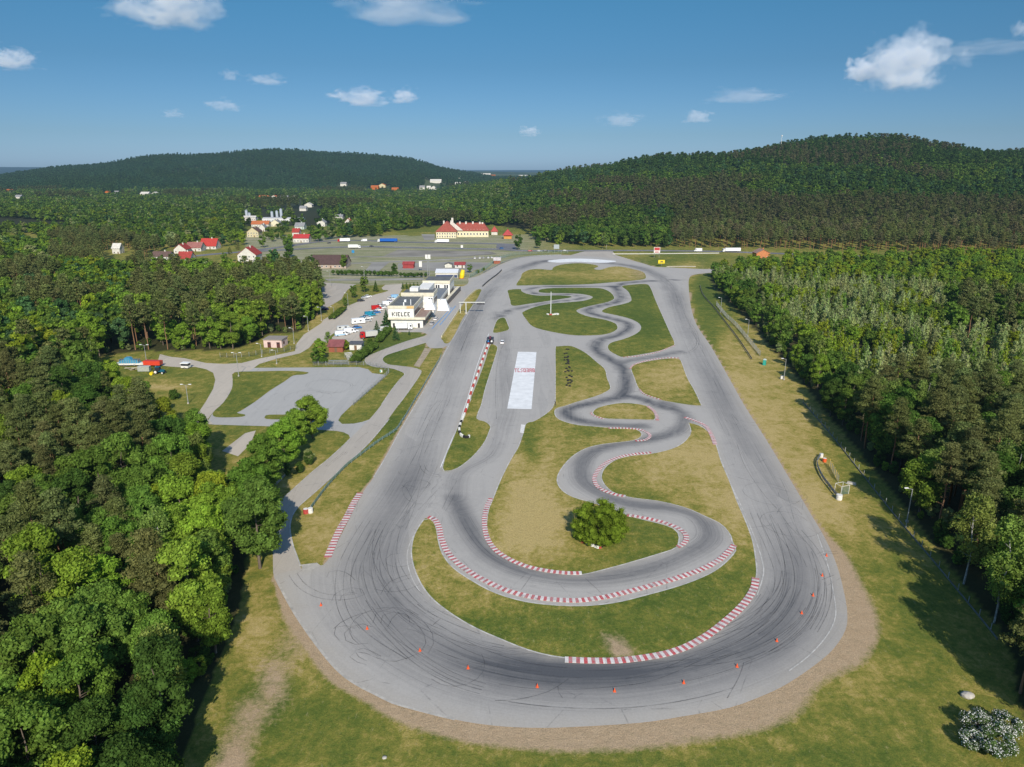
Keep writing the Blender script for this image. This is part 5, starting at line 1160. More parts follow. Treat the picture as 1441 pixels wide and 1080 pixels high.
mb=MB(); mb.add([(wl/2-9,-1,7.5),(wl/2+7,-1,7.5),(wl/2-7,-1,19),(wl/2-9,-.2,7.5),(wl/2+7,-.2,7.5),(wl/2-7,-.2,19)],[(0,1,2),(5,4,3),(0,3,4,1),(1,4,5,2),(2,5,3,0)]); mb.build('gable',wall_mat(WC),o)
mb=MB(); mb.rbox(wl/2-6.2,wl/2-4.0,0,2.2,8,21.5); mb.build('tower',wall_mat(WC),o)
for cx,zz,y_ in [(-3.5,15.8,0),(x0+3,14.2,7),(x0+10,14.4,7),(x0+18,14.4,7),(x0+26,14,7),(x0+29,13.6,7)]:
    mb=MB(); mb.rbox(cx-.9,cx+.9,y_-.8,y_+.8,10,zz+2.6); mb.build('chimney',wall_mat(WC),rf2)
for i in range(8):
    for f,z_ in ((0,1.8),(1,5.0)):
        wx=-wl/2+wl*(i+.5)/8; wf=MB(); wf.rbox(-.65,.65,-.05,.05,-1,1); fr=wf.build('window',M_white,o,(wx,-14.03,z_)); wf=MB(); wf.rbox(-.5,.5,-.03,.03,-.85,.85); wf.build('pane',M_glass,fr,(0,-.05,0))
for i in range(10):
    wx=x0+1.5+i*3.6
    if wx<x1-1: wf=MB(); wf.rbox(-.8,.8,-.05,.05,-1.3,1.3); fr=wf.build('window',M_white,o,(wx,-.03,3.5)); wf=MB(); wf.rbox(-.6,.6,-.03,.03,-1.1,1.1); wf.build('pane',M_glass,fr,(0,-.05,0))
    wf=MB(); wf.rbox(-.8,.8,-.6,.2,-.5,.5); 
    if wx<x1-3: wf.build('dormer',wall_mat(WC),rf2,(wx,1.2,8.3))
for i in range(6): wf=MB(); wf.rbox(-.9,.9,-.6,.2,-.5,.5); wf.build('dormer',wall_mat(WC),rf,(-wl/2+3+i*(wl-6)/5,-12.6,8.6))
H(691.5,700,331,8,4,6,'x',WC,(.38,.06,.05),'tiny white pavilion with steep red pyramid roof right of the manor',hip=True,chim=0,win=False,name='garden_pavilion',cat='pavilion',eave=1); H(709,720,336.5,9,4,6.5,'x',(.55,.26,.07),(.38,.05,.05),'orange walled pavilion with red pyramid roof by the junction',hip=True,chim=0,win=False,name='garden_pavilion',cat='pavilion',eave=1.6)
# pink hut with two brown doors
a=G(372,489.5); b=G(398,489.5); o=thing('pump_house','pink flat roofed hut with two brown double doors at the pine wood','hut',((a.x+b.x)/2,a.y+3.5,0),R(-4)); w=b.x-a.x
mb=MB(); mb.rbox(-w/2,w/2,-3.5,3.5,0,3.4); mb.build('wall',wall_mat((.62,.46,.42)),o); mb=MB(); mb.rbox(-w/2-.3,w/2+.3,-3.8,3.8,3.42,3.7); mb.build('roof',paint('felt_roof',(.27,.24,.21),.9),o)
for x in (-1.6,2.5):
    mb=MB(); mb.rbox(-.75,.75,-.04,.04,0,2.4); d_=mb.build('door',paint('brown_door',(.10,.035,.03),.6),o,(x,-3.53,.05)); mb=MB(); mb.rbox(-.5,-.1,-.02,.02,1.6,2.1); mb.rbox(.1,.5,-.02,.02,1.6,2.1); mb.build('pane',M_glass,d_,(0,-.05,0))
mb=MB(); mb.rbox(-.04,.04,-.7,.7,1.2,2.4); mb.build('window',paint('brown_door',(.10,.035,.03),.6),o,(w/2+.03,-1,0))
for h,p in zip(FARH,FARP):
    w=max(7,(h[1]-h[0])/FOC*p.y*1.0); s=max(1,p.y/1500); house((p.x,p.y,float(terrain(p.x,p.y))-.5),w,max(8,min(w,14*s)),5.5*s**.6,4*s**.6,h[3],h[4],h[5],h[6],win=p.y<1200,chim=0)
# ---------------------------------------------------------------- clubhouse
rzB=heading((597,459),(636,404)); p0=G(597,461.5)
ux=Vector((math.sin(0),0)); 
o=thing('clubhouse','white stepped clubhouse of the circuit with black KIELCE lettering on its front','building',(p0.x,p0.y,0),rzB-PI/2)
# local frame: y runs along the building away from the camera, x to the left is negative
WB=wall_mat((.74,.72,.66)); WY2=wall_mat((.66,.60,.46)); M_felt=paint('grey_roof_felt',(.13,.135,.135),.9,var=.2,scale=.3); M_ter=paint('brown_terrace',(.30,.21,.17),.9,var=.2,scale=.5)
def part(nm,m,*boxes):
    mb=MB(); [mb.rbox(*q) for q in boxes]; return mb.build(nm,m,o)
part('ground_floor',WB,(-16.4,-.6,0,40,0,4.2)); part('canopy',WY2,(-17.6,.8,-1.2,24,4.22,5.2))
part('terrace',M_ter,(-4.6,.6,1.0,23.8,5.22,5.3))
part('upper_floor',WB,(-17.4,-4.8,-.6,30,5.22,9.6)); part('parapet',WY2,(-17.6,-4.6,-.8,-.3,9.6,11.0),(-17.6,-17.2,-.3,30.2,9.6,11.0),(-5.0,-4.6,-.3,30.2,9.6,11.0)); part('orange_panel',paint('pale_orange',(.62,.40,.16),.8),(-8.2,-4.7,-.83,-.77,9.7,10.9))
part('roof_surface',M_felt,(-17.2,-5.0,-.3,30.2,9.62,10.2)); part('roof_vent',M_white,(-10.3,-9.8,2,2.6,10.2,12.2),(-7.4,-7.1,6,6.3,10.2,13.0),(-12,-11,14,15.5,10.2,11.3))
part('terrace_glazing',M_glass,(-4.78,-4.74,1,29,5.7,8.2))
M_slate=paint('dark_glazing',(.05,.045,.05),.35)
for k_ in range(12):
    mb=MB(); mb.rbox(-.02,.05,0,2.6,.5,3.6); mb.build('window',M_slate,o,(-.58,1+k_*3.2,0))
for k_ in range(3):
    mb=MB(); mb.rbox(-.5,.5,-.03,.03,0,2.2); mb.build('door',M_slate,o,(-15+k_*6.2,-.04,0))
# middle block
part('middle_block',WB,(-16.6,.4,32,47,0,11.2)); part('middle_parapet',WY2,(-16.9,.7,31.7,32.1,10.2,12.0),(.3,.7,32.1,47,10.2,12.0)); part('middle_roof',M_felt,(-16.6,.3,32.1,47,11.22,11.3)); part('stair_tower',WB,(-13.5,-9,40,47,11.3,13.2))
for x in (-7.3,-5.7,-1.8,-.5):
    wf=MB(); wf.rbox(-.6,.6,-.04,.04,-1.1,1.1); fr=wf.build('window',M_white,o,(x,31.95,8.2)); wf=MB(); wf.rbox(-.47,.47,-.03,.03,-.95,.95); wf.build('pane',M_glass,fr,(0,-.05,0))
part('low_hall',WB,(-15,2.0,47,84,0,6.0)); part('low_hall_roof',paint('blue_grey_roof',(.17,.19,.21),.8),(-15,1.8,47,84,6.02,6.2))
part('far_block',WB,(-13,3.0,84,108,0,9.6)); part('far_parapet',WY2,(-13.3,3.3,83.7,84.1,8.8,10.6),(2.9,3.3,84.1,108,8.8,10.6)); part('far_roof',M_felt,(-13,2.9,84.1,108,9.62,9.7)); part('stair_ramp',WB,(-13,-6,60,84,6.6,9.5))
for x in (-5,-3.6,.2,1.6):
    wf=MB(); wf.rbox(-.6,.6,-.04,.04,-1.2,1.2); fr=wf.build('window',M_white,o,(x,83.95,7.0)); wf=MB(); wf.rbox(-.47,.47,-.03,.03,-1.05,1.05); wf.build('pane',M_glass,fr,(0,-.05,0))
for k_ in range(11):
    mb=MB(); mb.rbox(-.02,.06,0,4.0,.6,4.4); mb.build('window',M_slate,o,(2.0+(k_>6)*1.0,47.5+k_*5.2,0))
for k_ in range(4):
    mb=MB(); mb.rbox(-.02,.06,0,2.6,5.8,8.4); mb.build('window',M_slate,o,(.42,33+k_*3.4,0))
# lettering KIELCE in block strokes (5 x 5 grid)
FONT={'K':["#..#","#.#.","##..","#.#.","#..#"],'I':["#","#","#","#","#"],'E':["###","#..","##.","#..","###"],'L':["#..","#..","#..","#..","###"],'C':["###","#..","#..","#..","###"]}
x=-15.6; M_ltr=paint('black_lettering',(.03,.03,.03),.5)
for ch in 'KIELCE':
    mb=MB(); g=FONT[ch]; u=.40; v=.42
    for r,row in enumerate(g):
        for c_,q in enumerate(row):
            if q=='#': mb.rbox(c_*u,(c_+1)*u,-.06,0,(4-r)*v,(5-r)*v)
    mb.build('letter',M_ltr,o,(x,-.62,5.75)); x+=len(g[0])*u+.42
# white funnel tents
for i,(px,py,lab) in enumerate([(605,436.5,'white tapering tent standing on the clubhouse terrace'),(624,437.5,'white tapering tent standing on the paddock')]):
    z_=5.3 if i==0 else 0; p=G(px,py,z_) if i==0 else G(px,py); oo=thing('tent',lab,'tent',(p.x,p.y+2,z_))
    mb=MB(); hb=2.9 if i==0 else 3.4; ht=1.0 if i==0 else 1.5; hh=5.2 if i==0 else 6.0
    for (z0,z1,r0,r1) in ((0,hh*.3,hb,hb*.8),(hh*.3,hh*.65,hb*.8,ht*1.25),(hh*.65,hh,ht*1.25,ht)): mb.add([(sx*r0,sy*r0,z0) for sx,sy in((-1,-1),(1,-1),(1,1),(-1,1))]+[(sx*r1,sy*r1,z1) for sx,sy in((-1,-1),(1,-1),(1,1),(-1,1))],[(0,1,5,4),(1,2,6,5),(2,3,7,6),(3,0,4,7),(4,5,6,7)])
    mb.build('canvas',paint('tent_canvas',(.80,.80,.79),.7,var=.05),oo); mb=MB(); mb.rbox(-hb,hb,-hb-.03,-hb+.02,0,.25); mb.build('skirt',M_ter,oo)
# dark timing stand
p=G(632,425); a2=heading((625,428),(641,411)); oo=thing('grandstand','long dark low stand with pale roof edge beside the far half of the clubhouse','stand',(p.x,p.y,0),a2); mb=MB(); mb.rbox(-24,40,-1.0,1.0,0,2.6); mb.build('booth',M_slate,oo); mb=MB(); mb.rbox(-24.3,40.3,-.5,1.3,2.62,2.8); mb.build('roof',WY2,oo)
tag(ribbon('pit_marking',W([(608,463),(618,452),(636,433)]),.5,.08,paint('blue_line',(.12,.30,.55),.6)),kind='structure')
tag(ribbon('pit_marking',W([(619,458),(628,447),(641,431)]),.5,.08,paint('blue_line',(.12,.30,.55),.6)),kind='structure')
# ---------------------------------------------------------------- gantry
a=G(656,441.5); o=thing('start_gantry','pale steel start gantry reaching over the main straight with dark signal boards','gantry',(a.x,a.y,0),0); M_cream=paint('cream_steel',(.52,.52,.49),.6)
mb=MB(); mb.rbox(-.25,.25,-.25,.25,0,5.9); mb.build('post',M_cream,o); mb=MB(); mb.rbox(-.2,.2,-.2,.2,0,5.9); mb.build('post',M_cream,o,(-3.2,.8,0))
mb=MB(); mb.rbox(-3.8,10.2,-.2,.2,5.9,6.35); [mb.rbox(x,x+.12,-.25,.25,5.6,6.0) for x in (-3.4,.1,4,9)]; mb.build('beam',M_cream,o)
mb=MB(); mb.rbox(5.8,10.0,-.15,.15,4.9,5.7); [mb.rbox(6.2+k*.8,6.6+k*.8,-.22,-.15,5.0,5.6) for k in range(5)]; mb.build('signal_board',paint('dark_board',(.06,.06,.07),.6),o); mb=MB(); mb.rbox(2.6,5.0,-.12,.12,5.3,5.7); mb.rbox(-2.6,-1.2,-.12,.12,5.3,5.7); mb.build('side_board',paint('dark_board',(.06,.06,.07),.6),o)
mb=MB(); mb.rbox(-.7,.7,-.7,.7,0,.6); mb.build('base',M_conc,o)
# ---------------------------------------------------------------- flagpole, rings of tyres, people
a=G(775,443); o=thing('flagpole','tall white pole standing in a ring of white painted tyres on the infield','pole',(a.x,a.y,0)); mb=MB(); mb.cyl((0,0,0),(0,0,12.4),.2,.13,8); mb.build('shaft',M_white,o); mb=MB(); mb.cyl((0,0,0),(0,0,.4),.5,n=10); mb.build('foot',M_conc,o)
def tyre(x,y,n,mats,label,group,rr=.33):
    oo=thing('tyre_stack',label,'tyres',(x,y,0),0,group)
    for k in range(n):
        mb=MB(); mb.torus((0,0,.12+k*.22),rr,.13,10,6); mb.build('tyre',mats[k%len(mats)],oo)
Mtw=paint('white_painted_tyre',(.62,.61,.56),.8,var=.25,scale=3); Mtr=paint('red_painted_tyre',(.42,.06,.05),.8,var=.3,scale=3)
for k in range(9):
    an=-PI*.95+k*PI*.9/8; tyre(a.x+2.1*math.cos(an)+.2,a.y+1.9*math.sin(an)*.8,3,[Mtw] if k not in(3,4) else [Mtr],'stack of painted tyres in the ring round the white pole','tyres around the white pole',.38)
for k in range(5):
    an=k*PI*2/5; tyre(a.x+3.1+.9*math.cos(an),a.y-.2+.9*math.sin(an),3,[Mtw],'stack of white tyres in the small ring right of the pole','tyres of the small ring beside the pole',.38)
b=G(820.5,762)
for k,(px,py,c) in enumerate([(818,758,0),(819,761,1),(820,764,2),(828,766.5,1),(831,768,0),(834,769,1),(838.5,770.5,1),(841,771.5,1),(843.5,771.5,2),(846,770,0)]):
    q=G(px,py); tyre(q.x,q.y,2+k%2,[[M_black],[Mtw],[Mtr]][c],['black','white painted','red painted'][c]+' tyre stack at the foot of the big bush, '+['first','second','third','fourth','fifth','sixth','seventh','eighth','ninth','last'][k]+' from the left',None)
# barrier of red and white tyres along the straight
cl=smooth(W([(688,484),(680,505),(672,528),(664,550),(657,575),(650.5,592),(647,601),(646.5,609),(650,615),(657,617.5),(661,615)]),6,False)
L=[0]; 
for q,r_ in zip(cl,cl[1:]): L.append(L[-1]+math.hypot(r_[0]-q[0],r_[1]-q[1]))
seg=int(L[-1]/9); names=['first','second','third','fourth','fifth','sixth','seventh','eighth','ninth','tenth','eleventh','twelfth','thirteenth','fourteenth','fifteenth','sixteenth','seventeenth','eighteenth']
for sgm in range(seg):
    c0=None; mb=MB(); s=L[-1]*sgm/seg; e=L[-1]*(sgm+1)/seg-.1; first=np.interp(s,L,[q[0] for q in cl]),np.interp(s,L,[q[1] for q in cl])
    o=thing('tyre_barrier','red and white tyre wall segment by the main straight, '+names[min(sgm,17)]+' from the far end','tyre barrier',(first[0],first[1],0),0,'tyre wall along the main straight')
    last=sgm>=seg-2; groups={0:MB(),1:MB(),2:MB()}; k=0
    while s<e:
        x=np.interp(s,L,[q[0] for q in cl])-first[0]; y=np.interp(s,L,[q[1] for q in cl])-first[1]
        ci=(0 if (k//6)%3 else 1) if not last else (2 if (k//3)%2 else 0)
        for z_ in (.14,.4,.66): groups[ci].torus((x,y,z_),.26,.14,8,5)
        s+=.72; k+=1
    for ci,nm,mt in ((0,'white_tyres',Mtw),(1,'red_tyres',Mtr),(2,'black_tyres',M_black)):
        if groups[ci].v: groups[ci].build(nm,mt,o)
q=G(690,483); 
# two dark karts on a trailer parked at the island tip
o=thing('kart_trailer','dark trailer loaded with racing karts between the two small grass islands','trailer',(q.x,q.y,0),R(88)); mb=MB(); mb.rbox(-2.6,2.6,-1.5,1.5,.5,.8); mb.build('deck',paint('dark_steel',(.05,.05,.06),.5),o); mb=MB(); [mb.rbox(x,x+.1,y,y+.1,.8,2.2) for x in (-2.5,0,2.4) for y in (-1.45,1.35)]; mb.rbox(-2.6,2.6,-1.5,1.5,2.2,2.3); mb.build('rack',paint('dark_steel',(.05,.05,.06),.5),o); wheels(o,(-.5,.5),1.35,.33,.2)
for k,(x,y,z_,c) in enumerate([(-1.3,-.7,.82,WHI),(-1.3,.75,.82,BLU),(1.3,0,.82,REDC),(-1.2,0,2.32,(.10,.02,.05)),(1.2,.1,2.32,(.10,.02,.05))]):
    P0=Vector((q.x,q.y,0))+Matrix.Rotation(R(88),3,'Z')@Vector((x,y,z_)); kk=thing('racing_kart',['white kart at the rear left of the trailer deck','blue kart at the rear right of the trailer deck','red kart at the front of the trailer deck','maroon kart on the rear of the upper rack','maroon kart on the front of the upper rack'][k],'kart',P0,R(88))
    mb=MB(); mb.prism([(-.8,.12),(.9,.12),(.95,.3),(.3,.38),(-.2,.35),(-.3,.75),(-.5,.75),(-.75,.35)],-.35,.35); mb.build('bodywork',body(c),kk); wheels(kk,(-.65,.65),.55,.14,.2)
# people and tyres on the grass strip right of the white panel: a long double row of black tyres
pts=[(797.5,492.5),(795.5,498),(796,503),(798,503.5),(795.5,508.5),(798.5,507.5),(796,513.5),(799.5,511.5),(796,519),(800,518),(797,524.5),(801,523.5),(797.5,531),(800.5,530),(798,536.5),(801.5,537),(798.5,544),(800,541)]
for k,(px,py) in enumerate(pts):
    q=G(px,py)
    for j in range(2): 
        tyre(q.x+rs.uniform(-.5,.5)+j*.75,q.y+rs.uniform(-1.3,1.3),2,[M_black],'stack of black tyres in the long row on the grass right of the white panel','row of black tyres on the grass right of the white panel')
# ---------------------------------------------------------------- cones
CN=[(451.7,852.7),(516.7,885.7),(591,916.7),(658.7,941.3),(756,967.5),(864.7,973.7),(962,962),(1037,939),(1093,903),(1128,864),(1144,839),(1157,811),(1163,783)]
ON=['leftmost','second from the left','third from the left','fourth from the left','fifth from the left','sixth from the left','middle one at the bottom right','seventh','sixth from the right end','fifth from the right end','third','second','last']
ON=['leftmost','second','third','fourth','fifth','sixth','seventh','eighth','ninth','tenth','eleventh','twelfth','last and farthest']
M_or=paint('orange_plastic',(.75,.11,.03),.5,var=.1)
for k,(px,py) in enumerate(CN):
    q=G(px,py); o=thing('traffic_cone','orange traffic cone on the big bend, '+ON[k]+' going round from the left','cone',(q.x,q.y,.05)); mb=MB(); mb.cyl((0,0,.03),(0,0,.62),.17,.03,12); mb.build('cone_body',M_or,o); mb=MB(); mb.rbox(-.22,.22,-.22,.22,0,.04); mb.build('base',M_or,o)
# ---------------------------------------------------------------- lamp posts
M_pole=paint('grey_pole',(.34,.35,.34),.5,.2)
def lamp(px,py,h,label,heads=1,rz=0.,group='lamp posts'):
    q=G(px,py); o=thing('street_lamp',label,'lamp post',(q.x,q.y,0),rz,group); mb=MB(); mb.cyl((0,0,0),(0,0,h),.14,.08,8); 
    for s in ([1] if heads==1 else [-1,1]): mb.cyl((0,0,h-.1),(s*1.1,0,h+.25),.06,.05,6)
    mb.build('pole',M_pole,o)
    for s in ([1] if heads==1 else [-1,1]): mb=MB(); mb.box((s*1.4,0,h+.28),(.85,.3,.16)); mb.build('lamp_head',M_white,o)
    mb=MB(); mb.rbox(-.25,.25,-.25,.25,0,.5); mb.build('plinth',M_conc,o)
for px,py,h,hd_,lab in [(206,508,6.5,2,'double headed lamp post behind the red trailer'),(265,568.5,6.5,2,'double headed white lamp post on the yard grass'),(336,530,9,2,'tall double headed lamp post at the road fork'),(368.5,502.5,5.5,1,'lamp post left of the pink hut'),(389.5,512.5,5.5,1,'lamp post in front of the pink hut'),(414,484,7,1,'lamp post right of the pink hut'),(434,466,7,1,'second lamp post along the yard road beyond the pink hut'),(452.5,452,7,1,'third lamp post along the yard road by the pine wood corner'),(490,431.5,7.5,1,'lamp post at the car park hedge'),(465,403.5,10,1,'tall lamp post at the hidden car park'),(513,394,9,1,'lamp post on the lane behind the car park'),(470,443,4,1,'short lamp post in the dry verge of the car park'),(1103,535,8,1,'lamp post at the wood edge right of the green cabin'),(1276,735,8,1,'lamp post in the shade of the right wood'),(1052,474,8,1,'lamp post rising from the upper edge of the right wood'),(1014,440,8,1,'farther lamp post by the top of the right wood')]: lamp(px,py,h,lab,hd_,0 if hd_==2 else PI)
q=G(603,390); o=thing('floodlight_mast','tall twin floodlight mast behind the clubhouse','mast',(q.x,q.y,0)); mb=MB(); mb.cyl((-.6,0,0),(-.6,0,13),.2,n=6); mb.cyl((.6,0,0),(.6,0,13),.2,n=6); [mb.cyl((-.6,0,z_),(.6,0,z_+1.5),.08,n=4) for z_ in range(0,12,2)]; mb.build('lattice',M_pole,o); [ (lambda m_: m_.build('floodlight',M_kw,o,(s*1.0,0,13)))(MB().rbox(-.85,.85,-.3,.3,0,3.0)) for s in (-1,1)]
def sign(px,py,w_,h_,z_,mat,label,cat='sign',posts=1,extra=None,rz=0):
    q=G(px,py); o=thing('sign',label,cat,(q.x,q.y,0),rz); mb=MB(); xs=[0] if posts==1 else [-w_*.38,w_*.38]; [mb.cyl((x,0.08,0),(x,0.08,z_+h_),.1,n=6) for x in xs]; mb.build('post',M_pole,o); mb=MB(); mb.rbox(-w_/2,w_/2,-.08,0,z_,z_+h_); mb.build('panel',mat,o)
    if extra: mb=MB(); [mb.rbox(*e) for e in extra[1]]; mb.build('print',extra[0],o)
    return o
M_yel=paint('yellow_panel',(.80,.60,.02),.5,var=.08)
sign(592,381.5,2.2,4.4,3,M_kw,'tall pale sign board on a pole left of the floodlight mast'); sign(924,363,5.5,5.0,4.2,M_kw,'billboard on two legs with red picture above the highway field','billboard',2,(M_kr,[(-2.4,2.4,-.11,-.08,6.4,8.9),(-1.8,1.6,-.11,-.08,4.6,5.4)])); sign(930.5,375,5.2,2.8,2.2,M_yel,'bright yellow board on a single post beside the top bend','board',1,(paint('dark_board',(.06,.06,.07),.6),[(-1.6,1.6,-.11,-.08,2.8,3.1),(-.9,1.3,-.11,-.08,3.5,4.2)]))
sign(497,358.5,2.4,2.4,1.5,paint('blue_sign',(.03,.22,.45),.4),'small blue road sign near the cream lorry'); sign(650,350.8,2.2,2.6,1.2,M_kw,'white sign post between the highway lanes'); sign(783,355,5,4,3,paint('grey_sign',(.35,.38,.4),.5),'grey backed road sign above the top bend',posts=2)
q=G(649.5,392); o=thing('inflatable_column','bright yellow inflatable advertising column at the end of the clubhouse','inflatable',(q.x,q.y,0)); mb=MB(); mb.cyl((0,0,0),(.4,0,2.5),1.5,1.8,12); mb.cyl((.4,0,2.5),(1.2,0,6.0),1.8,1.3,12); mb.build('balloon',M_yel,o); mb=MB(); mb.cyl((0,0,-.02),(0,0,.25),1.9,n=12); mb.build('base',M_kr,o)
# ---------------------------------------------------------------- barriers and fences
def fence(name,pts,label,h=1.0,step=3.0,mat=M_metal,pm=M_pole,kind_='rail',cat='barrier',closed=False):
    P=[Vector(p) for p in smooth(W(pts),4,False)]; o=thing(name,label,cat,(P[0].x,P[0].y,0)); O=P[0]
    rl=MB(); ps=MB(); acc=0; nxt=0
    for a_,b_ in zip(P,P[1:]):
        d=b_-a_; l=d.length
        if l<1e-4: continue
        an=math.atan2(d.y,d.x); m_=(a_+b_)/2-O
        if kind_=='rail':
            for z_ in (h*.45,h*.85): rl.box((m_.x,m_.y,z_),(l+.02,.09,h*.26),an)
        elif kind_=='wall': rl.box((m_.x,m_.y,h/2),(l+.02,.28,h),an)
        elif kind_=='mesh':
            for z_ in np.arange(.15,h,.32): rl.box((m_.x,m_.y,z_),(l+.02,.03,.035),an)
            n_=max(1,int(l/.45)); 
            for k in range(n_): c_=a_+d*(k/n_)-O; rl.box((c_.x,c_.y,h/2),(.03,.03,h),an)
        elif kind_=='plinth': rl.box((m_.x,m_.y,.14),(l+.02,.14,.28),an)
        while nxt<=acc+l:
            c_=a_+d*((nxt-acc)/l)-O; ps.box((c_.x,c_.y,h*.55),(.12,.12,h*1.1),an); nxt+=step
        acc+=l
    rl.build({'rail':'rail','wall':'wall','mesh':'mesh_panel','plinth':'plinth'}[kind_],mat,o)
    if kind_!='wall': ps.build('post_row',pm,o)
    return o
M_teal=paint('teal_barrier',(.16,.27,.24),.5,.2,var=.2); M_dkb=paint('dark_barrier',(.06,.065,.07),.6)
BL=Q((185,625),(300,470),(420,340),(480,290),(540,245),(640,170),(720,118))+D((40,325),(110,275),(150,215),(200,140),(262,30))+P_((860,980),(930,860),(1000,745))+[(621,501)]
fence('crash_barrier',BL,'long grey green steel crash barrier between the service lane and the main straight',1.0,2.5,M_teal)
fence('pit_wall',P_((1283,205),(1212,270),(1160,350),(1080,470),(1022,562)),'low cream pit wall along the grass strip at the start gantry',.9,3,wall_mat((.62,.56,.38)),kind_='wall',cat='wall')
fence('pit_wall',[(679,404),(688,396),(700,387),(706,381)],'dark concrete wall separating the pit exit from the top bend',1.0,3,M_dkb,kind_='wall',cat='wall')
fence('mesh_fence',[(661,391.5),(680,381),(692,372.5),(703,365.5),(718,360.8),(740,358.3),(770,356.8),(800,356.8)],'teal mesh catch fence round the outside of the top bend',2.6,6,M_teal,kind_='mesh',cat='fence')
fence('crash_barrier',[(680,384.5),(695,377),(708,370),(728,364.2),(755,361),(790,359.9)],'pale steel barrier just inside the teal catch fence of the top bend',.9,4)
fence('crash_barrier',[(985,403),(990,417),(1005,434),(1022,456),(1040,480),(1058,507)],'low dark barrier running down the verge toward the green cabin',.9,3,M_dkb)
fence('mesh_fence',[(1008,430),(1022,447),(1034,458),(1046,472),(1058,487),(1070,502)],'chain link fence panels between dark barrier and right wood',2.2,4,M_metal,kind_='mesh',cat='fence')
fence('boundary_fence',FENCE_R,'long concrete footed fence at the shaded foot of the right wood',1.4,4,paint('dark_concrete',(.17,.17,.15),.9,var=.3),M_pole,kind_='plinth',cat='fence')  # plinth in a darker, uneven grey concrete tone
fence('crash_barrier',[(364,706),(378,693),(392,681),(404,669)],'short steel barrier half hidden under the left trees',.9,3)
fence('mesh_fence',[(497,571),(518,552),(546,527),(543,521),(525,515.5),(505,514),(470,514.5),(440,514.5)],'thin mesh fence round the upper right side of the paved pad',1.6,3,M_metal,kind_='mesh',cat='fence')
fence('mesh_fence',[(310,503),(330,503.5),(350,502),(372,498),(395,496),(418,491)],'dark fence of the pine wood in front of the pink hut',1.8,3,M_dkb,kind_='mesh',cat='fence')
fence('crash_barrier',[(862,358.6),(900,358.4),(950,358),(1012,357.4)],'white barrier line along the highway above the field',1.0,6,M_kw)
fence('low_kerb_wall',[(938,376),(960,375.6),(979,376)],'pale low wall at the top of the side exit',.6,4,M_conc,kind_='wall',cat='wall')
# curved marshal barrier on the right verge
fence('crash_barrier',zm(1120,620,9,[(310,215),(272,270),(268,330),(300,420),(350,510),(420,600),(480,680),(530,735)]),'curved dark blue barrier on the right verge with a white drum at its near end',1.1,2,paint('blue_grey_barrier',(.10,.14,.19),.5,.2))
def drum(px,py,mat,label,r=.55,h=1.1,rz=0):
    q=G(px,py); o=thing('drum',label,'drum',(q.x,q.y,0)); mb=MB(); mb.cyl((0,0,0),(0,0,h),r,n=14); mb.torus((0,0,h*.35),r,.03,14,4); mb.torus((0,0,h*.68),r,.03,14,4); mb.build('barrel',mat,o); mb=MB(); mb.cyl((0,0,h),(0,0,h+.03),r*.9,n=14); mb.build('lid',M_kw,o)
drum(1180.5,703,M_kw,'white drum ending the curved barrier on the right verge',.7,1.2); drum(430.6,722.5,Mtr,'red and white drum at the near end of the crash barrier, left one',.6,1.1); drum(437,721.5,M_kw,'white drum at the near end of the crash barrier, right one',.6,1.1); drum(1160,650,M_or,'orange drum behind the far end of the curved barrier',.5,1.0); drum(1155.5,643.5,M_kw,'white drum at the far end of the curved barrier',.5,1.0)
q=G(1184,694); o=thing('marshal_cage','small dark mesh marshal cage with a pale frame behind the curved barrier','cage',(q.x,q.y,0),R(20)); mb=MB(); [mb.cyl((x,y,0),(x,y,2.3),.06,n=5) for x in (-1.2,1.2) for y in (-1,1)]; [mb.cyl(a_,b_,.05,n=5) for a_,b_ in (((-1.2,-1,2.3),(1.2,-1,2.3)),((-1.2,1,2.3),(1.2,1,2.3)),((-1.2,-1,2.3),(-1.2,1,2.3)),((1.2,-1,2.3),(1.2,1,2.3)))]; mb.build('frame',M_kw,o); mb=MB(); [mb.rbox(-1.2,1.2,-1.0,-.97,z_,z_+.05) for z_ in np.arange(.2,2.2,.25)]; [mb.rbox(x,x+.05,-1.0,-.97,0,2.3) for x in np.arange(-1.1,1.2,.3)]; mb.build('mesh_panel',M_teal,o)
fence('mesh_fence',zm(1120,620,9,[(425,330),(480,430),(540,540)]),'short run of mesh panels with yellow posts inside the curved barrier',1.9,1.8,M_metal,paint('yellow_post',(.60,.42,.08),.6),kind_='mesh',cat='fence')
q=G(1198,681); o=thing('boulder','pale flat slab lying in the shade behind the mesh cage','slab',(q.x,q.y,0),R(-35)); mb=MB(); mb.box((0,0,.2),(2.2,1.0,.4),0,0,(.85,.7)); mb.build('stone',M_conc,o)
for px,py,s_,lab in [(1361,980,1.0,'pale rounded rock on the grass near the right edge of the wood'),(541,1067,.35,'small pale stone on the front grass')]:
    q=G(px,py); o=thing('rock',lab,'rock',(q.x,q.y,0)); bm=bmesh.new(); bmesh.ops.create_icosphere(bm,subdivisions=2,radius=.8*s_)
    for v in bm.verts: v.co=Vector((v.co.x*1.25,v.co.y,v.co.z*.6))*(1+rs.uniform(-.12,.12))
    me=bpy.data.meshes.new('stone'); bm.to_mesh(me); bm.free(); me.materials.append(M_conc); link_mesh('stone',me,o,(0,0,.2*s_))
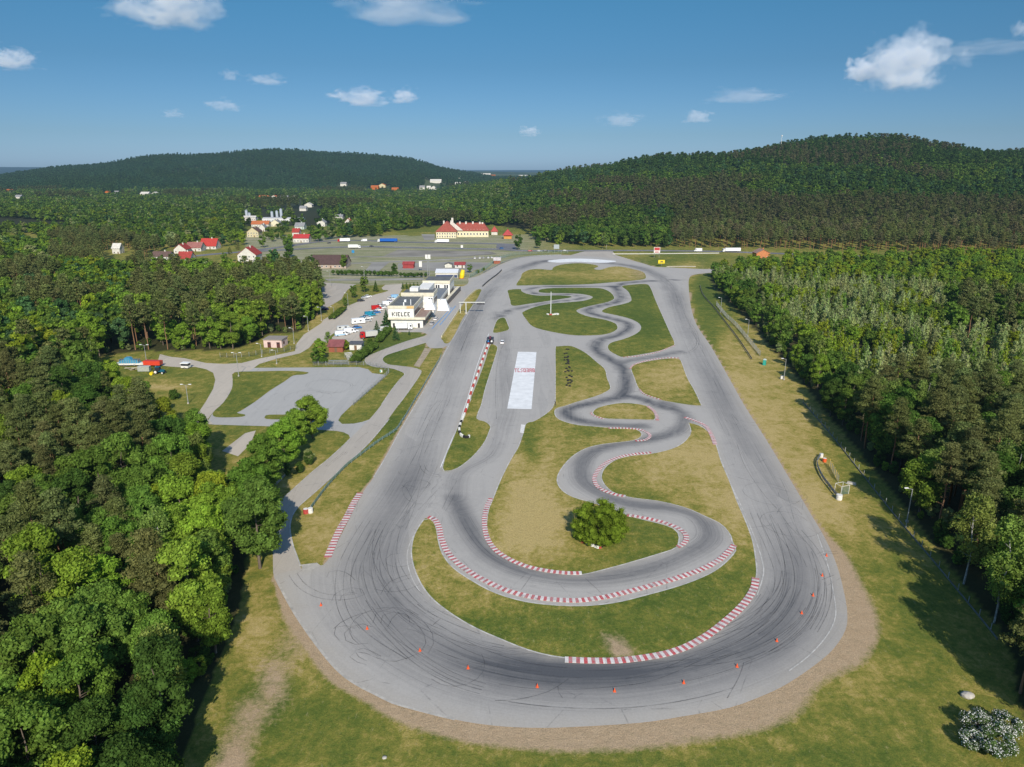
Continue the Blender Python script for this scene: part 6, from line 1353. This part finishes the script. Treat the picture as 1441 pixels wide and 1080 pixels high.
# green cabin
q=G(1075.5,514); o=thing('portable_toilet','teal green portable toilet cabin at the end of the dark barrier','cabin',(q.x,q.y,0),R(-25)); mt=paint('teal_plastic',(.02,.28,.22),.4); mb=MB(); mb.rbox(-.6,.6,-.6,.6,0,2.2); mb.build('cabin_wall',mt,o); mb=MB(); mb.prism([(-.66,2.2),(.66,2.2),(.4,2.45),(-.4,2.45)],-.66,.66); mb.build('roof',paint('pale_plastic',(.55,.62,.6),.4),o); mb=MB(); mb.rbox(-.42,.42,-.64,-.6,.1,2.0); mb.build('door',paint('teal_plastic_light',(.04,.35,.28),.4),o)
q=G(1100,534); o=thing('switch_box','small white cabinet beside the wood edge lamp','cabinet',(q.x,q.y,0)); mb=MB(); mb.rbox(-.5,.5,-.3,.3,.1,1.3); mb.build('case',M_kw,o); mb=MB(); mb.rbox(-.55,.55,-.35,.35,1.3,1.38); mb.build('lid',M_metal,o)
# ---------------------------------------------------------------- yard machines
def T_(nm,lab,cat,px,py,rz=0): 
    q=G(px,py); return thing(nm,lab,cat,(q.x,q.y,0),rz)
o=T_('boat_trailer','long white flatbed with blue machinery stacked on it at the yard corner','flatbed',184,515,R(2)); mb=MB(); mb.rbox(-5.5,5.5,-1.2,1.2,.6,1.25); mb.build('bed',M_kw,o); wheels(o,(-2,2),1.1,.4,.25)
o2=T_('blue_machine','blue ribbed machine lying on the white flatbed','machine',184,515,R(2)); o2.location.z=1.26; mt=paint('blue_machine_paint',(.06,.27,.42),.5); mb=MB(); mb.prism([(-4.2,0),(3.8,0),(3.2,1.1),(1.0,1.3),(.2,2.3),(-1.4,2.3),(-2.2,1.3),(-3.8,.9)],-1,1); mb.build('housing',mt,o2); mb=MB(); [mb.rbox(-3.8+k*.9,-3.65+k*.9,-1.1,1.1,0,1.5) for k in range(9)]; mb.build('ribs',M_pole,o2)
o=T_('red_trailer','bright red box trailer beside the tractor','trailer',216,516,R(-4)); mb=MB(); mb.prism([(-3.3,.8),(3.3,.8),(3.5,2.4),(-3.5,2.4)],-1.2,1.2); mb.build('hopper',paint('orange_red',(.62,.06,.03),.45),o); mb=MB(); mb.rbox(-3.3,3.3,-1.0,1.0,2.4,2.5); mb.build('cover',paint('faded_red',(.50,.16,.12),.6),o); wheels(o,(-1.6,1.6),1.0,.42,.28)
o=T_('tractor','small blue tractor with white wheel discs on the yard grass','tractor',225,526,R(-3)); mt=paint('tractor_blue',(.015,.11,.17),.4); mb=MB(); mb.prism([(-.6,.8),(1.9,.7),(2.0,1.4),(1.8,1.55),(.4,1.65),(-.6,1.6)],-.45,.45); mb.build('bonnet',mt,o); mb=MB(); mb.prism([(-1.5,1.2),(.45,1.3),(.2,2.6),(-1.3,2.6)],-.75,.75); mb.build('cab',M_glass,o); mb=MB(); mb.rbox(-1.45,.35,-.85,.85,2.6,2.72); mb.build('cab_roof',mt,o)
for x,r_ in ((-1.1,.85),(1.5,.52)):
    for s in (-1,1): mb=MB(); mb.cyl((0,-.2,0),(0,.2,0),r_,n=18); wl_=mb.build('wheel',M_black,o,(x,s*.95,r_)); mb=MB(); mb.cyl((0,-.22,0),(0,.22,0),r_*.6,n=14); mb.build('rim',M_kw,wl_)
o=T_('yellow_drum','yellow drum on the grass left of the tractor','drum',213.5,528,0); mb=MB(); mb.cyl((0,-.6,.6),(0,.6,.6),.6,n=14); mb.build('barrel',M_yel,o); mb=MB(); mb.rbox(-.5,.5,-.5,.5,0,.15); mb.build('cradle',M_metal,o)
o=T_('grey_container','light grey metal crate in front of the red trailer','crate',203.5,522.5,R(3)); mb=MB(); mb.rbox(-2.2,2.2,-.9,.9,.1,1.9); [mb.rbox(x,x+.1,-.95,.95,.1,1.9) for x in np.arange(-2,2.1,.5)]; mb.build('box',paint('grey_crate',(.36,.38,.34),.6),o); mb=MB(); mb.rbox(-2.25,2.25,-.95,.95,1.9,2.0); mb.build('lid',paint('grey_lid',(.45,.46,.42),.6),o)
o=T_('timber_pile','beige pile of boards on the yard grass','timber pile',187,521,0)
mb=MB(); [mb.box((rs.uniform(-1.8,1.8),rs.uniform(-1,1),.15+k*.08),(3.2,.35,.1),rs.uniform(-.6,.6)) for k in range(14)]; mb.build('boards',paint('beige_boards',(.52,.46,.34),.8),o)
o=T_('guard_booth','small white booth with dark windows on the yard road','booth',262,518.5,R(-8)); mb=MB(); mb.rbox(-1.5,1.5,-1.1,1.1,.4,1.2); mb.build('base',M_kw,o); mb=MB(); mb.rbox(-1.4,1.4,-1.0,1.0,1.2,2.1); mb.build('windows',M_glass,o); mb=MB(); mb.rbox(-1.65,1.65,-1.25,1.25,2.1,2.35); mb.build('roof',M_white,o); wheels(o,(0,),1.0,.35,.2)
o=T_('bleacher','low grey metal bleacher behind the mesh fence of the pad','bleacher',476,512,R(2)); mb=MB(); [mb.rbox(-4,4,-1.2+k*.8,-.5+k*.8,.3+k*.4,.4+k*.4) for k in range(3)]; mb.build('benches',M_metal,o); mb=MB(); [mb.rbox(x,x+.1,-1.2,1.2,0,.35) for x in (-3.8,0,3.7)]; mb.build('frame',M_pole,o)
o=T_('steps_frame','pale metal stair frame beside the clipped hedge','stair frame',492,505,R(30)); mb=MB(); [mb.rbox(-1.5,1.5,-2+k*.7,-1.4+k*.7,.3+k*.35,.4+k*.35) for k in range(6)]; mb.build('treads',M_kw,o); mb=MB(); [mb.rbox(x,x+.08,y,y+.08,0,1.6) for x in (-1.5,1.45) for y in (-2,0,2)]; mb.build('frame',M_pole,o)
o=T_('utility_box','small teal and white utility box on the grass at the lane bend','utility box',536.5,524,0); mb=MB(); mb.rbox(-.45,.45,-.3,.3,0,.9); mb.build('case',M_kw,o); mb=MB(); mb.rbox(-.48,0,-.33,.33,.2,.8); mb.build('door',paint('teal_plastic_light',(.04,.35,.28),.4),o)
q=G(1099,300); yy=1500; p=at(1099,206,yy); o=thing('radio_mast','thin pale radio mast rising from the right hill','mast',(p.x,yy,float(terrain(p.x,yy)))); mb=MB(); mb.cyl((0,0,0),(0,0,38),.6,.25,5); mb.build('shaft',M_kw,o); mb=MB(); mb.cyl((0,0,36),(0,0,38.5),1.2,n=8); mb.build('antenna',M_kw,o)
# dead pale trunks in the left wood
for px,py,h,lean,lab in [(112,800,9,1.2,'leaning bare pale trunk in the left wood'),(55,985,6,.3,'broken pale stub of a trunk low in the left wood')]:
    q=G(px,py+40); o=thing('dead_tree',lab,'dead tree',(q.x,q.y,0)); mb=MB(); mb.cyl((0,0,0),(lean,0,h),.22,.1,7); mb.build('trunk',MB_birch,o); mb=MB(); [mb.cyl((lean*u_,0,h*u_),(lean*u_+math.cos(a_)*1.6,math.sin(a_)*1.6,h*u_+.9),.06,.02,4) for u_,a_ in ((.5,.4),(.62,2.5),(.75,4.5),(.88,1.2))]; mb.build('branches',MB_birch,o)

# ------------------------------------------------------------------ clouds (real volumes 1 km up)
def m_cloud(name,dens,seed):
    m,nt,b=newmat(name); t=NT(nt); nt.nodes.remove(b)
    tc=t.n('ShaderNodeTexCoord').outputs['Object']
    sep=t.n('ShaderNodeSeparateXYZ'); t.l(tc,sep.inputs[0])
    ln=t.n('ShaderNodeVectorMath',operation='LENGTH'); t.l(tc,ln.inputs[0])
    pn=t.n('ShaderNodeMapping'); t.l(tc,pn.inputs[0]); pn.inputs['Location'].default_value=(seed*3.1,seed*1.7,0)
    n1=t.noise(pn.outputs[0],1.9,6,.6,.2)
    f=t.math('ADD',t.math('SUBTRACT',.66,ln.outputs['Value']),t.math('MULTIPLY',t.math('SUBTRACT',n1,.5),2.6))
    f=t.math('MULTIPLY',f,t.rng(sep.outputs['Z'],-.62,-.38,0,1))
    d=t.rng(f,.0,.22,0,dens,True)
    v=t.n('ShaderNodeVolumePrincipled'); v.inputs['Color'].default_value=(.97,.97,.98,1); v.inputs['Anisotropy'].default_value=0.0
    t.l(d,v.inputs['Density']); t.l(v.outputs[0],nt.nodes['Material Output'].inputs['Volume'])
    em=t.math('MULTIPLY',d,.14); t.l(em,v.inputs['Emission Strength']); v.inputs['Emission Color'].default_value=(.26,.40,.56,1)  # faint bluish glow added inside the cloud in place of scattered light
    return m
def cloud(px,py,rx,ry,dens,label,seed):
    d=Vector(((px-720.5)/FOC,CP-(py-540)/FOC*SP,-SP-(py-540)/FOC*CP)).normalized(); el=math.asin(d.z); D=min(14000,1250/math.tan(max(el,.08)))
    p=Vector((0,0,CAMH))+d*(D/math.cos(el)); s=(D/math.cos(el))/(FOC*math.hypot(1,(px-720.5)/FOC)*.98)
    hx=rx*s*1.25; hz=ry*s*1.5
    mb=MB(); bm=bmesh.new(); bmesh.ops.create_icosphere(bm,subdivisions=2,radius=1.25); bm.verts.ensure_lookup_table()
    mb.add([v.co[:] for v in bm.verts],[[v.index for v in f.verts] for f in bm.faces]); bm.free()
    o=mb.build('cloud',m_cloud('cloud_volume',dens*.42/ hx,seed)); o.location=p; o.scale=(hx,hx*.7,hz); o.rotation_euler[2]=-math.atan2(d.x,d.y)
    tag(o,label,'cloud')
CLD=[(238,10,66,27,9,'large grey bellied cloud at the top left edge of the sky'),(572,12,84,20,3,'wide pale cloud at the top of the sky left of centre'),(8,84,38,14,6,'small white cloud at the left edge of the sky'),
 (1278,92,58,36,12,'big bright cumulus with a towering top above the right hill'),(1214,100,22,15,8,'small puff attached to the left of the big cumulus'),
 (508,139,38,11,6,'low flat white cloud left of centre'),(568,137,20,9,4,'small white puff right beside the low flat cloud'),(1050,136,48,9,1.6,'thin stretched cloud right of centre'),(982,165,19,9,2.2,'small faint puff below the thin stretched cloud'),
 (875,170,28,9,1.5,'faint flat cloud near the middle of the sky'),(746,186,14,7,2,'tiny puff just above the gap between the hills'),(373,113,26,7,2,'small wispy cloud above the left hill'),(324,107,12,7,1.2,'tiny wisp left of the small wispy cloud'),
 (314,150,22,8,1.8,'small faint cloud above the left hill, lower one'),(245,161,15,5,1.3,'tiny faint cloud low above the left hill'),(1392,68,70,10,1.0,'long thin veil of cloud right of the big cumulus'),(1436,42,12,10,1.5,'small wisp at the right edge of the sky')]
for i,(a,b_,c,d_,e,lab) in enumerate(CLD): cloud(a,b_,c,d_,e,lab,i+1)
# ------------------------------------------------------------------ light
SUN_EL=R(34); SUN_DIR=Vector((-math.sin(R(9))*math.cos(SUN_EL), math.cos(R(9))*math.cos(SUN_EL), -math.sin(SUN_EL)))
sd=bpy.data.lights.new('sun','SUN'); sd.energy=5.0; sd.angle=R(.53); sd.color=(1.0,.93,.82)
so=bpy.data.objects.new('sun',sd); COL.objects.link(so); so.rotation_euler=SUN_DIR.to_track_quat('-Z','Y').to_euler(); so.location=(60,-200,300)
w=bpy.data.worlds.new('World'); sc.world=w; w.use_nodes=True; nt=w.node_tree; t=NT(nt)
bg=nt.nodes['Background']; sky=t.n('ShaderNodeTexSky',sky_type='NISHITA'); sky.sun_disc=False
sky.sun_elevation=SUN_EL; sky.sun_rotation=R(180-9); sky.altitude=350; sky.air_density=1.0; sky.dust_density=.6; sky.ozone_density=2.0
gen=t.n('ShaderNodeTexCoord').outputs['Generated']
sep=t.n('ShaderNodeSeparateXYZ'); t.l(gen,sep.inputs[0])
def skydir(px,py):
    r=(px-720.5)/FOC; d=(py-540)/FOC
    return Vector((r,CP-d*SP,-SP-d*CP)).normalized()
hs=t.n('ShaderNodeHueSaturation'); t.l(sky.outputs[0],hs.inputs['Color']); hs.inputs['Saturation'].default_value=SKY_SAT; hs.inputs['Value'].default_value=1.0
col=t.mix(1.0,hs.outputs[0],SKY_TINT,'MULTIPLY')
tr_=t.ramp(t.rng(sep.outputs['Z'],-.05,.75),[(0.0,tuple(.69*q for q in (.36,.57,1.05))),(.075,tuple(.69*q for q in (.37,.57,1.01))),(.115,tuple(.69*q for q in (.33,.50,.78))),(.22,tuple(.69*q for q in (.268,.48,.655))),(.38,tuple(.69*q for q in (.25,.605,.72))),(.60,(.55,.85,1.0)),(1.0,(.9,1.05,1.15))])
col=t.mix(1.0,col,tr_,'MULTIPLY')
t.l(col,bg.inputs['Color']); bg.inputs['Strength'].default_value=SKY_STR
sc.view_settings.view_transform='Standard'; sc.view_settings.look='None'; sc.view_settings.exposure=0; sc.view_settings.gamma=1
sc.render.engine='CYCLES'; cy=sc.cycles; cy.max_bounces=5; cy.diffuse_bounces=2; cy.glossy_bounces=2; cy.transmission_bounces=3; cy.transparent_max_bounces=8
cy.volume_bounces=2; cy.volume_step_rate=4.0; cy.volume_max_steps=64
cy.use_adaptive_sampling=True; cy.adaptive_threshold=.02; cy.use_denoising=True; cy.caustics_reflective=False; cy.caustics_refractive=False
